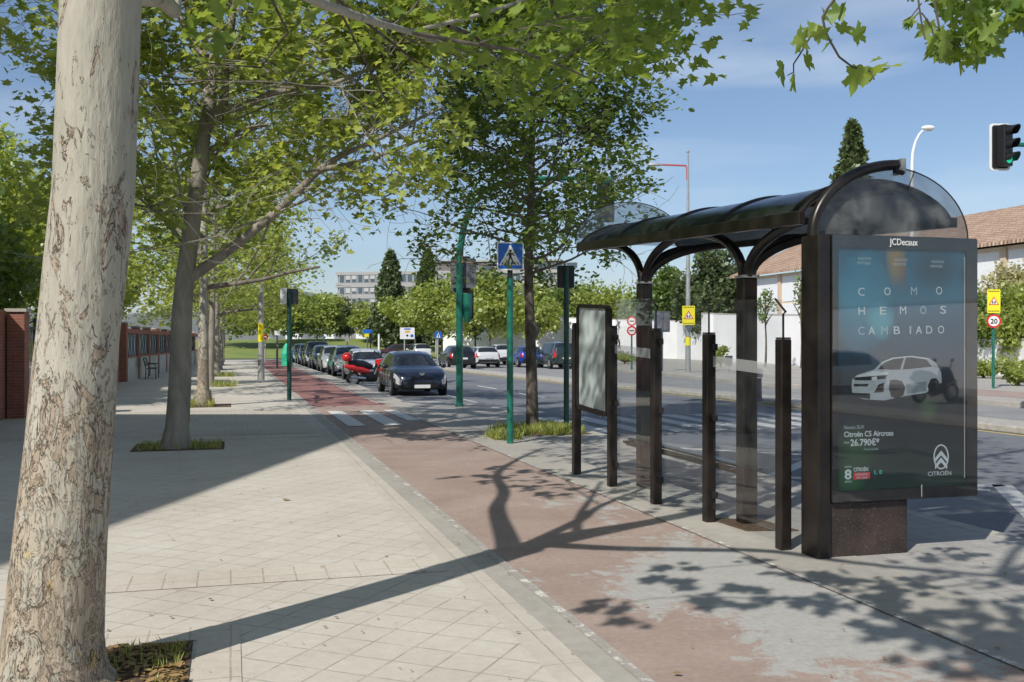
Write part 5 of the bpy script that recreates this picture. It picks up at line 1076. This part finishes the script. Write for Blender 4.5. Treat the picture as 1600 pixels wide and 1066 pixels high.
# warning signs
def warn(parent, cz, w_, h_, y=-.16, bus=True):
    s_ = MB().plate(rrect(-w_/2, w_/2, cz-h_/2, cz+h_/2, .03), y, y+.02).build('warning_sign', M['yellow'], parent); k = w_*.40
    MB().plate([(-k, cz-k*.75), (k, cz-k*.75), (0, cz+k*.95)], y-.006, y-.001).build('red_border', M['signred'], s_); MB().plate([(-k*.72, cz-k*.6), (k*.72, cz-k*.6), (0, cz+k*.62)], y-.012, y-.007).build('white_triangle', M['white'], s_)
    mb = MB()
    for sx_ in (-.16, .14):
        x = sx_*k*1.5; mb.plate(disc(x, cz-k*.0, k*.09, 10), y-.016, y-.013); mb.plate([(x-k*.12, cz-k*.1), (x+k*.12, cz-k*.1), (x+k*.16, cz-k*.5), (x+k*.05, cz-k*.5), (x, cz-k*.3), (x-k*.08, cz-k*.52), (x-k*.18, cz-k*.48)], y-.016, y-.013)
    mb.build('children_symbol', M['black'], s_)
    mb = MB(); 
    for q_ in (1, -1): 
        for j in range(7): mb.box((-.42+j*.125)*w_, (-.42+j*.125+.085)*w_, y-.005, y-.001, cz+q_*h_*.42-.02*h_, cz+q_*h_*.42+.025*h_)
    mb.build('small_print', M['black'], s_); return s_
warn(root, zl(493, dl), .66, 1.0); 
MB().plate([(-.2, zl(509, dl)), (.24, zl(509, dl)), (.05, zl(522, dl))], -.15, -.13).build('triangle_sign', M['signback'], root); MB().tube([(0, 0, zl(540, dl)), (0, 0, zl(527, dl))], .145, 12).build('sticker', M['yellow'], root, smooth=40)
p = xyz(1552, 607); dd_ = 34.5; root = empty('speed_sign', p, -.5, 'yellow warning sign above a round 20 speed limit sign on a green post', 'road sign')
MB().tube([(0, 0, -.02), (0, 0, 3.2)], .05, 10).build('pole', M['green'], root, smooth=40); warn(root, zl(471, dd_), .42, .82, -.08)
s_ = MB().plate(disc(0, zl(502, dd_), .235), -.09, -.07).build('speed_limit_sign', M['signred'], root); MB().plate(disc(0, zl(502, dd_), .175), -.096, -.091).build('white_disc', M['white'], s_)
text('lettering', '20', .24, M['black'], s_, (0, -.1, zl(502, dd_)-.085), .23, align='CENTER', bold=.006, depth=.002)
# signs by the far wall
p = place(987, 57); root = empty('round_signs', p, -.35, 'two round red and white signs on one post before the white wall', 'road sign')
MB().tube([(0, 0, -.02), (0, 0, 2.9)], .05, 8).build('pole', M['green'], root)
for zc in (zl(502, 57), zl(517, 57)):
    s_ = MB().plate(disc(0, zc, .28), -.09, -.07).build('round_sign', M['signred'], root); MB().plate(disc(0, zc, .19), -.096, -.091).build('white_disc', M['white'], s_); MB().box(-.14, .14, -.1, -.097, zc-.03, zc+.03).build('sign_mark', M['black'], s_)
p = xyz(1035, 580); root = empty('sign_post', p, -.3, 'thin post with a dark square sign seen from behind, left of the tall lamp', 'road sign')
MB().tube([(0, 0, -.02), (0, 0, 3.2)], .04, 8).build('pole', M['signback'], root); d3 = 54.3; s_ = MB().plate(rrect(-.46, .42, zl(519, d3), zl(486.5, d3), .04), .05, .07).build('sign_plate', M['signback'], root); MB().plate([(-.3, zl(516, d3)), (.28, zl(516, d3)), (0, zl(496, d3))], .02, .045).build('triangle_mark', M['board'], s_); MB().box(-.38, .34, .02, .045, zl(493, d3), zl(489.5, d3)).build('plate_stripe', M['board'], s_)  # triangle and stripe slightly paler grey than the plate
p = place(1139, 52); root = empty('litter_bin', p, 0, 'small grey litter bin on the far pavement between two shelter posts', 'litter bin')
MB().tube([(0, 0, -.02), (0, 0, .7)], .04, 8).build('post', M['grey_metal'], root); MB().lathe([(.15, .35), (.17, .45), (.19, .85), (.2, .87), (.17, .88)], 14).build('bucket', M['signback'], root, smooth=40)
p = place(1186, 26.9); root = empty('bollard', p, 0, 'grey cast metal bollard with a ringed head on the median', 'bollard')
MB().lathe([(.13, 0), (.125, .06), (.08, .1), (.07, .62), (.085, .64)], 16).build('shaft', M['signback'], root, smooth=40); MB().lathe([(.09, .66), (.10, .68), (.10, .84), (.085, .88), (.03, .9)], 16).build('bollard_head', M['grey_metal'], root, smooth=40)
# far signs at the end of the road
def simple_post(px, d, h_, label, name='sign_post', r=.06, mat='galv'):
    root = empty(name, place(px, d), 0, label, 'road sign'); MB().tube([(0, 0, -.1), (0, 0, h_)], r, 8).build('pole', M[mat], root); return root
d5 = 84; r_ = simple_post(632, d5, zl(512, d5), 'large white information sign with blue and orange bars at the end of the road'); s_ = MB().plate(rrect(-.4, .85, zl(530, d5), zl(512, d5), .05), -.1, -.07).build('sign_plate', M['white'], r_)
MB().box(-.05, .5, -.105, -.101, zl(515.4, d5), zl(513.2, d5)).build('blue_bar', M['signblue'], s_); M['orange'] = pm('orange_print', (.75, .38, .04), .5); MB().box(.02, .45, -.105, -.101, zl(520, d5), zl(516.8, d5)).build('orange_bar', M['orange'], s_)
MB().plate([(.1, zl(524.5, d5)), (.22, zl(526.8, d5)), (.34, zl(524.5, d5)), (.22, zl(522.4, d5))], -.105, -.101).build('black_diamond', M['black'], s_); MB().plate(disc(.62, zl(524.8, d5), .14, 14), -.105, -.101).build('blue_disc', M['signblue'], s_)
d5 = 66; r_ = simple_post(684, d5, zl(518, d5), 'small blue pedestrian crossing sign beside the parked black hatchback'); s_ = MB().plate(rrect(-.22, .26, zl(529, d5), zl(518.6, d5), .03), -.09, -.07).build('sign_plate', M['signblue'], r_); MB().plate([(-.12, zl(527.8, d5)), (.16, zl(527.8, d5)), (.02, zl(520, d5))], -.095, -.091).build('white_triangle', M['white'], s_); MB().box(-.01, .05, -.1, -.096, zl(527, d5), zl(523, d5)).build('walking_figure', M['black'], s_)
d5 = 96; r_ = simple_post(574, d5, zl(515, d5), 'small blue and yellow sign in front of the lawn', mat='signback'); s_ = MB().plate(rrect(-.45, .45, zl(521, d5), zl(515, d5), .03), -.09, -.07).build('blue_plate', M['signblue'], r_); MB().plate(rrect(-.3, .2, zl(526.5, d5), zl(521.6, d5), .03), -.09, -.07).build('yellow_plate', M['yellow'], r_)
d5 = 78; r_ = simple_post(414.5, d5, zl(524, d5), 'round red no-entry sign beside the grey lamp post'); s_ = MB().plate(disc(0, zl(526.5, d5), .2), -.09, -.07).build('sign_plate', M['signred'], r_); MB().box(-.13, .13, -.095, -.091, zl(526.5, d5)-.03, zl(526.5, d5)+.03).build('white_bar', M['white'], s_)
d5 = 60; r_ = simple_post(433, d5, zl(518, d5), 'thin dark post with a pale square plate, left of the green sign post', mat='signback'); MB().plate(rrect(-.16, .16, zl(524, d5), zl(517, d5), .02), -.09, -.07).build('sign_plate', M['panel_white'], r_)
r_ = simple_post(505.5, 100, 2.2, 'short dark post before the lawn, above the parked cars', mat='signback'); r_ = simple_post(542.5, 100, 1.9, 'short post with a grey plate before the lawn, right of the dark post', mat='signback'); MB().box(-.2, .2, -.09, -.07, 1.6, 2.0).build('sign_plate', M['galv'], r_)
r_ = simple_post(592, 92, 2.3, 'white short post at the road end, right of the lawn', r=.09, mat='white'); r_ = simple_post(579, 92, 2.4, 'dark pedestrian signal post before the lawn', mat='black'); MB().box(-.14, .14, -.14, .1, 1.5, 2.3).build('signal_head', M['black'], r_)
for px, d, h_, lb in ((548, 150, 10, 'thin grey lamp post on the lawn before the grey building'), (681.5, 108, 12.0, 'thin pale lamp post rising above the trees, left of the curved mast')):
    root = empty('lamp_post', place(px, d), 0, lb, 'street lamp'); MB().tube([(0, 0, 0), (0, 0, h_)], [.12, .07], 8).build('pole', M['galv'], root); MB().tube([(0, 0, h_-.1), (-1.6, 0, h_+.1)], .05, 6).build('arm', M['redsign_dark' if px > 600 else 'galv'], root); MB().ell((-1.9, 0, h_+.08), (.45, .15, .09)).build('lamp_head', M['galv'], root)
# lamp above the shelter
d6 = 38; p = place(1425, d6); root = empty('street_lamp', p, -TH, 'white curved street lamp above the right part of the shelter', 'street lamp')
zz6 = lambda y: zl(y, d6); P = [(0, 0, -.02), (0, 0, 5), (0, 0, zz6(258)), (.03, 0, zz6(238)), (.13, 0, zz6(222)), (.28, 0, zz6(210)), (.42, 0, zz6(204))]
MB().tube(P, [.11, .08, .06, .055, .05, .045, .04], 12).build('pole', M['white'], root, smooth=40); MB().ell((.62, 0, zz6(200)), (.27, .13, .10)).build('lamp_head', M['white'], root, smooth=60); MB().ell((.66, 0, zz6(202)), (.17, .1, .08)).build('lamp_glass', M['headlamp'], root, smooth=60)
# signal hanging over the road on the right
d7 = 21.5; p = place(1720, d7); root = empty('traffic_light', p, -TH, 'overhead traffic light showing green with a white rimmed board at the right edge', 'traffic light')
xh = (1560-1720)/F*d7; zA = zl(226, d7)
MB().tube([(0, 0, -.02), (0, 0, 5.0), (-.1, 0, 5.6), (-.45, 0, zA-.02), (xh+.1, 0, zA)], [.09, .08, .07, .055, .045], 12).build('mast', M['green'], root, smooth=40)
g_ = MB().plate(rrect(xh-.25, xh+.20, zl(268, d7), zl(195, d7), .07), -.12, -.10).build('backing_board', M['white'], root); MB().plate(rrect(xh-.20, xh+.155, zl(265, d7), zl(198, d7), .05), -.145, -.121).build('board_face', M['black'], g_)
hd = empty('tmp'); bpy.data.objects.remove(hd)
h1 = MB().box(-.14, .14, -.10, .08, 0, .88).build('signal_head', M['black'], root, bevel=.02, loc=(xh+.02, -.24, zl(263, d7)))
h1.rotation_euler = (0, 0, math.radians(28))
for k, (mt) in enumerate(('green_lamp', 'lens', 'lens')):
    zc = .15+.29*k; MB().lathe([(.10, -.008), (.10, 0)], 18, (0, -.101, zc), axis='y').build('lens', M[mt], h1)
    mb = MB(); vs = []; n2 = 14
    for q in range(n2+1):
        a = math.radians(-25+230*q/n2); ca, sa = math.cos(a), math.sin(a); ln = .10+.14*max(0, .4+.6*sa)
        vs += [(.118*ca, -.10, zc+.118*sa), (.118*ca, -.10-ln, zc+.118*sa), (.108*ca, -.10-ln, zc+.108*sa), (.108*ca, -.10, zc+.108*sa)]
    mb.add(vs, [(4*q+j, 4*q+(j+1) % 4, 4*q+4+(j+1) % 4, 4*q+4+j) for q in range(n2) for j in range(4)]); mb.build('visor', M['black'], h1)
# green covered thing by the far cars
p = place(449, 66); root = empty('covered_container', p, .3, 'bright green covered container beside the farthest parked cars', 'container'); M['brightgreen'] = pm('bright_green', (.02, .40, .24), .5, var=.25, scale=4)
MB().lathe([(.40, .0), (.36, .3), (.40, .8), (.26, 1.3), (.12, 1.5)], 9).build('cover', M['brightgreen'], root)
# ---------------- vehicles ----------------
PAINT = {}
def paint(name, col): 
    if name not in PAINT: PAINT[name] = pm('paint_'+name, col, .28, .25, .06, 2, coat=1)
    return PAINT[name]
def car(name, label, cat, pnt, loc, rz, L=4.2, W=1.78, H=1.5, style='hatch', group=None, emblem=False, hl=True):
    root = empty(name, loc, rz, label, cat, group); hw = W/2
    if style == 'van': zt = [(0, .95), (.015, 1.3), (.05, 1.62), (.10, 1.74), (.3, 1.8), (.62, 1.76), (.76, 1.15), (.86, 1.02), (.95, .90), (.985, .78), (1, .62)]
    elif style == 'suv': zt = [(0, .9), (.015, 1.05), (.05, 1.25), (.12, 1.56), (.3, 1.64), (.52, 1.63), (.60, 1.55), (.74, 1.13), (.86, 1.04), (.95, .94), (.985, .8), (1, .66)]
    else: zt = [(0, .82), (.015, .98), (.04, 1.12), (.13, 1.43), (.3, 1.50), (.48, 1.49), (.58, 1.41), (.755, .99), (.86, .90), (.95, .78), (.985, .66), (1, .54)]
    k = H/max(z for _, z in zt)
    ztf = lambda t: interp(t, zt)*k
    zs = [(0, .80), (.05, .98), (.14, 1.0), (.5, .94), (.75, .90), (.86, .82), (.95, .70), (1, .50)] if style != 'van' else [(0, .9), (.1, 1.02), (.5, .98), (.76, .98), (.86, .92), (.95, .8), (1, .58)]
    zsf = lambda t: min(interp(t, zs)*(k if style != 'hatch' else H/1.5), ztf(t)-.015)
    wf = lambda t: hw*interp(t, [(0, .80), (.02, .90), (.07, .96), (.2, 1), (.8, 1), (.9, .97), (.955, .90), (.985, .80), (1, .66)])
    cab = lambda t: interp(t, [(0, 0), (.03, .2), (.12, 1), (.60, 1), (.755, .25), (.80, 0), (1, 0)])
    zbf = lambda t: interp(t, [(0, .34), (.04, .24), (.93, .2), (.98, .22), (1, .30)])
    N = 57; ts = [i/(N-1) for i in range(N)]; ts = [t-.03*math.sin(2*math.pi*t)/(1)*0 for t in ts]; ts = sorted(set(ts+[.008, .985+.006, .975]))
    N = len(ts); rings = []
    for t in ts:
        w_ = wf(t); z0 = zbf(t); zS = zsf(t); zT = ztf(t); c = cab(t); wr = w_*(.86*(1-c)+.70*c); y = (t-.5)*L
        bow = 0
        half = [(0, z0), (w_*.86, z0), (w_*.97, z0+.07), (w_, z0+(zS-z0)*.45), (w_*.995, z0+(zS-z0)*.72), (w_*.965, zS), (w_*.94*(1-.5*c)+wr*.5*c*1.01 if c > .02 else w_*.93, zS+(zT-zS)*(.5 if c > .02 else .5)), (wr, zT-.07*c-.012), (wr*.88, zT-.028*c-.004), (wr*.5, zT-.004), (0, zT+.004)]
        half[6] = (half[5][0]*.5+half[7][0]*.5+.012*c, (half[5][1]+half[7][1])/2)
        # plan curvature of front and rear ends
        endc = .10*max(0, (t-.9)/.1)+(-.06*max(0, (.08-t)/.08))
        r = []
        for x, z in half: r.append((x, y-endc*(x/hw)**2*1.1*1, z))
        rings.append(r)
    J = 11; vid = {}; V = []
    def vtx(i, j, s):
        key = (i, j, s if 0 < j < J-1 else 0)
        if key not in vid:
            x, y, z = rings[i][j]; vid[key] = len(V); V.append((x*(s if key[2] else 1) if 0 < j < J-1 else 0, y, z))
        return vid[key]
    buckets = {}
    def put(b, f): buckets.setdefault(b, []).append(f)
    ws0, ws1 = (.60, .745) if style != 'van' else (.635, .755)
    if style == 'suv': ws0, ws1 = .61, .735
    for i in range(N-1):
        tm = (ts[i]+ts[i+1])/2
        for s in (1, -1):
            for j in range(J-1):
                f = (vtx(i, j, s), vtx(i+1, j, s), vtx(i+1, j+1, s), vtx(i, j+1, s)); b = 'body'
                if j in (5, 6) and .12 < tm < .66:
                    if tm > .60 and j == 6: b = 'body'
                    elif .385 < tm < .40 or (.165 < tm < .185 if style != 'hatch' else .17 < tm < .19): b = 'pillar+' if s > 0 else 'pillar-'
                    else: b = 'win_f' if tm > .39 else ('win_r' if tm > .17 else 'win_q')
                    if b.startswith('win'): b += '+' if s > 0 else '-'
                elif j >= 7 and ws0 < tm < ws1: b = 'windshield'
                elif j >= 7 and .035 < tm < .12: b = 'rear_window'
                elif hl and j == 4 and .885 < tm < .988: b = 'hl+' if s > 0 else 'hl-'
                elif hl and j == 3 and .945 < tm < .988: b = 'hl+' if s > 0 else 'hl-'
                elif j == 4 and tm < .05: b = 'tl+' if s > 0 else 'tl-'
                elif j == 5 and tm < .05: b = 'tl+' if s > 0 else 'tl-'
                elif j in (0, 1): b = 'sill'
                put(b, f)
    for i in (0, N-1):
        f = [vtx(i, j, 1) for j in range(J)]+[vtx(i, j, -1) for j in range(J-2, 0, -1)]; put('body', tuple(f))
    def part(b, nm, mat, parent=root):
        if b not in buckets: return None
        used = sorted({v for f in buckets[b] for v in f}); mp_ = {v: q for q, v in enumerate(used)}
        return MB().add([V[v] for v in used], [tuple(mp_[v] for v in f) for f in buckets[b]]).build(nm, mat, parent, smooth=32)
    bd = part('body', 'body', pnt); part('sill', 'sill', M['black']); part('pillar+', 'pillar', M['black']); part('pillar-', 'pillar', M['black'])
    part('windshield', 'windscreen', M['car_glass']); part('rear_window', 'rear_window', M['car_glass'])
    for s in '+-':
        for b in ('win_f', 'win_r', 'win_q'): part(b+s, 'side_window', M['car_glass'])
        part('hl'+s, 'headlight', M['headlamp']); part('tl'+s, 'taillight', M['tail'])
    # wheels
    R = .315 if style == 'hatch' else .34
    for yy in (-.305*L, .315*L):
        for s in (1, -1):
            x1_ = s*(hw+.004); MB().lathe([(R+.055, -.02), (R+.055, .004)], 22, (s*(hw-.001) if s > 0 else -hw+.001, yy, R+.01), axis='x').build('wheel_arch', M['black'], root) if s > 0 else MB().lathe([(R+.055, -.004), (R+.055, .02)], 22, (-hw+.001, yy, R+.01), axis='x').build('wheel_arch', M['black'], root)
            wh = MB().lathe([(R-.02, -.10), (R, -.08), (R, .08), (R-.02, .10)] if True else [], 24, (s*(hw-.085), yy, R), axis='x').build('wheel', M['rubber'], root, smooth=40)
            MB().lathe([(R*.66, 0), (R*.62, s*.012), (R*.2, s*.004)] if s > 0 else [(R*.2, s*.004), (R*.62, s*.012), (R*.66, 0)], 20, (s*(hw+.017), yy, R), axis='x').build('rim', M['alloy'], wh)
            mb = MB()
            for q in range(5):
                a = q*1.2566+.3; mb.tube([(s*(hw+.03), yy, R), (s*(hw+.028), yy+R*.6*math.cos(a), R+R*.6*math.sin(a))], .03, 5)
            mb.build('spokes', M['alloy'], wh)
    fy = L/2
    z5 = .30*k
    MB().plate(rrect(-.50, .50, .29, .46, .05), fy-.12, fy+.012).build('lower_grille', M['black'], root)
    MB().plate(rrect(-.36, .36, .56*H/1.5, .64*H/1.5, .03), fy-.12, fy-.004+.0).build('grille', M['black'], root)
    if emblem:
        e = MB(); e.plate([(-.075, .70), (-.09, .79), (-.06, .765), (-.03, .755), (.03, .755), (.06, .765), (.09, .79), (.075, .70), (.0, .665)], fy-.115, fy-.035); e.build('emblem', M['chrome'], root)
    MB().plate(rrect(-.26, .26, .27, .38, .01), fy+.013, fy+.03).build('licence_plate', M['plate'], root)
    MB().plate(rrect(-.26, .26, .62, .73, .01), -fy-.03, -fy-.003).build('licence_plate', M['plate'], root)
    MB().plate(rrect(-.7, .7, .36, .55, .06), -fy-.012, -fy+.15).build('rear_bumper', M['black'] if style != 'van' else pnt, root)
    for s in (1, -1):
        MB().ell((s*(hw+.09), .17*L, .98*H/1.5), (.10, .055, .075)).build('door_mirror', pnt, root, smooth=60)
        MB().box(min(s*(hw-.01), s*(hw+.012)), max(s*(hw-.01), s*(hw+.012)), .0, .16, .80*H/1.5, .825*H/1.5).build('door_handle', M['black'], root)
        mb = MB()
        for yy in (-.105*L, .165*L, -.0*L+.03):
            mb.box(min(s*(hw-.02), s*(hw+.0035)), max(s*(hw-.02), s*(hw+.0035)), yy-.004, yy+.004, .34, .86*H/1.5)
        mb.build('door_gap', M['black'], root)
    return root
gp = 'cars parked along the cycle path kerb'
def fr(x, yf, L): return (x, yf+L/2, -.15)
PI = math.pi
car('parked_car', 'dark blue hatchback with a chrome emblem and blank plate, nearest car in the kerbside row', 'car', paint('dark_blue', (.010, .016, .035)), fr(5.98, 31.75, 4.3), PI+.0, 4.3, 1.82, 1.46, 'hatch', gp, emblem=True)
car('parked_car', 'white hatchback parked behind the motorbike in the kerbside row', 'car', paint('white', (.72, .73, .72)), fr(5.95, 43.6, 4.1), PI, 4.1, 1.76, 1.46, 'hatch', gp)
car('parked_car', 'silver grey off-roader between the white hatchback and the small white-fronted van', 'car', paint('silver', (.28, .31, .32)), fr(5.92, 50.5, 4.3), PI, 4.3, 1.8, 1.58, 'suv', gp)
car('parked_car', 'pale car with a dark windscreen, fourth in the kerbside row', 'car', paint('pale', (.42, .43, .44)), fr(5.85, 56.6, 4.2), PI, 4.2, 1.78, 1.56, 'suv', gp)
car('parked_car', 'dark grey car, fifth in the kerbside row', 'car', paint('dkgrey', (.05, .055, .06)), fr(5.8, 62.2, 4.3), PI, 4.3, 1.8, 1.56, 'hatch', gp)
car('parked_van', 'black people carrier, sixth in the kerbside row, taller than its neighbours', 'van', paint('black', (.01, .01, .012)), fr(5.75, 67.8, 4.6), PI, 4.6, 1.85, 1.8, 'van', gp)
car('parked_car', 'dark blue car, seventh in the kerbside row, farthest away', 'car', paint('navy', (.02, .04, .10)), fr(5.7, 74.5, 4.3), PI, 4.3, 1.8, 1.6, 'suv', gp)
car('parked_car', 'grey car at the far end of the kerbside row beside the green container', 'car', paint('dkgrey', (.05, .055, .06)), fr(5.6, 80, 4.3), PI, 4.3, 1.8, 1.6, 'suv', gp)
gf = 'cars parked beyond the median'
def rear(px, d, L): q = D(px, 533, d+L/2); return (q[0], q[1], -.12)
for px, d, pn, cl, L, H, st, lb, rot in [(713, 62, 'black', (.01, .01, .012), 4.2, 1.5, 'hatch', 'black hatchback seen from behind, leftmost of the cars beyond the median', -.0), (752, 66, 'white', 0, 4.1, 1.42, 'hatch', 'white hatchback with dark rear window, right of the black hatchback', 0), (779, 73, 'white', 0, 4.2, 1.55, 'hatch', 'white hatchback left of the green sign pole, the farther of two white ones', 0), (820, 67, 'blue', (.015, .05, .32), 4.0, 1.45, 'hatch', 'bright blue hatchback between the sign pole and the tree trunk', 0), (868, 63, 'dkteal', (.02, .04, .04), 4.5, 1.72, 'van', 'dark green people carrier right of the tree trunk', 0), (655, 88, 'white', 0, 4.4, 1.55, 'suv', 'white car facing away beyond the roof of the nearest parked car', .0)]:
    car('parked_car' if st != 'van' else 'parked_van', lb, 'car' if st != 'van' else 'van', paint(pn, cl) if cl else PAINT['white'], rear(px, d, L), rot, L, 1.78, H, st, gf)
for px, d, pn, cl, lb in [(618, 100, 'maroon', (.08, .02, .03), 'dark car at the road end left of the white information sign'), (640, 101, 'dkgrey', (0.05, .05, .06), 'dark grey car behind the white information sign')]:
    car('parked_car', lb, 'car', paint(pn, cl), rear(px, d, 4.2), PI/2, 4.2, 1.78, 1.5, 'hatch', 'cars at the road end')
# white car behind the camera, seen only as a reflection in the display glass
car('parked_car', 'white hatchback across the road behind the camera, reflected in the display', 'car', PAINT['white'], (19.5, -17, -.15), PI*.5+.2, 4.3, 1.8, 1.5, 'hatch')
# ---------------- motorbike ----------------
def scooter(loc, rz, label, red='red_plastic', box=True):
    root = empty('motor_scooter', loc, rz, label, 'motorbike'); rd = M[red]
    for y, r in ((-.62, .27), (.68, .30)):
        wh = MB().lathe([(r-.05, -.05), (r, -.03), (r, .03), (r-.05, .05)], 20, (0, y, r), axis='x').build('wheel', M['rubber'], root, smooth=40); MB().lathe([(r*.62, -.055), (r*.62, .055)], 16, (0, y, r), axis='x').build('rim', M['alloy'], wh)
        mb = MB(); mb.lathe([(r*.35, -.07), (r*.35, .07)], 14, (0, y, r), axis='x'); mb.build('brake_disc', M['chrome'], wh)
    MB().tube([(0, .68, .30), (.0, .55, .62), (0, .42, .98)], .05, 8).build('fork', M['chrome'], root, smooth=40)
    mb = MB(); mb.tube([(0, .78, .60), (0, .62, .68), (0, .45, .80), (0, .42, .98)], [.06, .16, .22, .16], 12); mb.build('front_fairing', rd, root, smooth=50)
    MB().tube([(0, .90, .42), (0, .80, .60), (0, .60, .62), (0, .47, .5)], [.05, .10, .11, .06], 10).build('mudguard', M['alloy'], root, smooth=50)
    MB().tube([(0, .42, .75), (0, .25, .36), (0, -.05, .33), (0, -.2, .45)], [.16, .14, .16, .18], 10).build('footboard', M['black'], root, smooth=50)
    MB().tube([(0, .0, .52), (0, -.3, .60), (0, -.7, .70), (0, -.95, .74)], [.10, .15, .13, .05], 12).build('rear_body', rd, root, smooth=50)
    MB().tube([(0, .12, .70), (0, -.2, .77), (0, -.55, .82), (0, -.8, .86)], [.08, .15, .15, .08], 12, sy=.5 if False else 1).build('seat', M['black'], root, smooth=50)
    MB().tube([(-.34, .32, 1.05), (-.15, .42, 1.03), (0, .44, 1.02), (.15, .42, 1.03), (.34, .32, 1.05)], .02, 8).build('handlebar', M['black'], root, smooth=50)
    for s in (-1, 1): MB().tube([(s*.25, .38, 1.04), (s*.3, .38, 1.2)], .01, 6).build('mirror_stem', M['black'], root); MB().ell((s*.31, .38, 1.24), (.07, .02, .045)).build('mirror', M['black'], root, smooth=60)
    MB().ell((0, .60, .86), (.10, .06, .08)).build('headlight', M['headlamp'], root, smooth=60)
    MB().tube([(0.12, -.2, .3), (.14, -.8, .36)], [.05, .06], 10).build('exhaust', M['chrome'], root, smooth=40); MB().tube([(-.02, -.15, .3), (-.1, -.25, .02)], .015, 6).build('kickstand', M['chrome'], root)
    if box: MB().ell((0, -.86, 1.06), (.21, .20, .17)).build('top_box', rd, root, smooth=60)
    return root
sc = scooter((5.3, 39.6, -.15), math.radians(-72), 'red motorbike with a round top case, parked askew between dark and white cars')
sc.scale = (1.1, 1.1, 1.1)
scooter((19.8, -11.4, -.15), math.radians(-100), 'dark scooter across the road behind the camera, reflected in the display', 'black', False)
# ---------------- haze ----------------
hz = NT('haze'); hz.t.nodes.remove(hz.b); pv = hz.n('ShaderNodeVolumePrincipled'); pv.inputs['Color'].default_value = (.86, .91, 1, 1); pv.inputs['Density'].default_value = .00005; pv.inputs['Anisotropy'].default_value = .1
hz.l(pv.outputs[0], hz.out.inputs['Volume'])
mb = MB(); mb.box(-5400, 5400, -3100, 5600, -6.5, 420); tag(mb.build('haze', hz.m), kind='stuff')
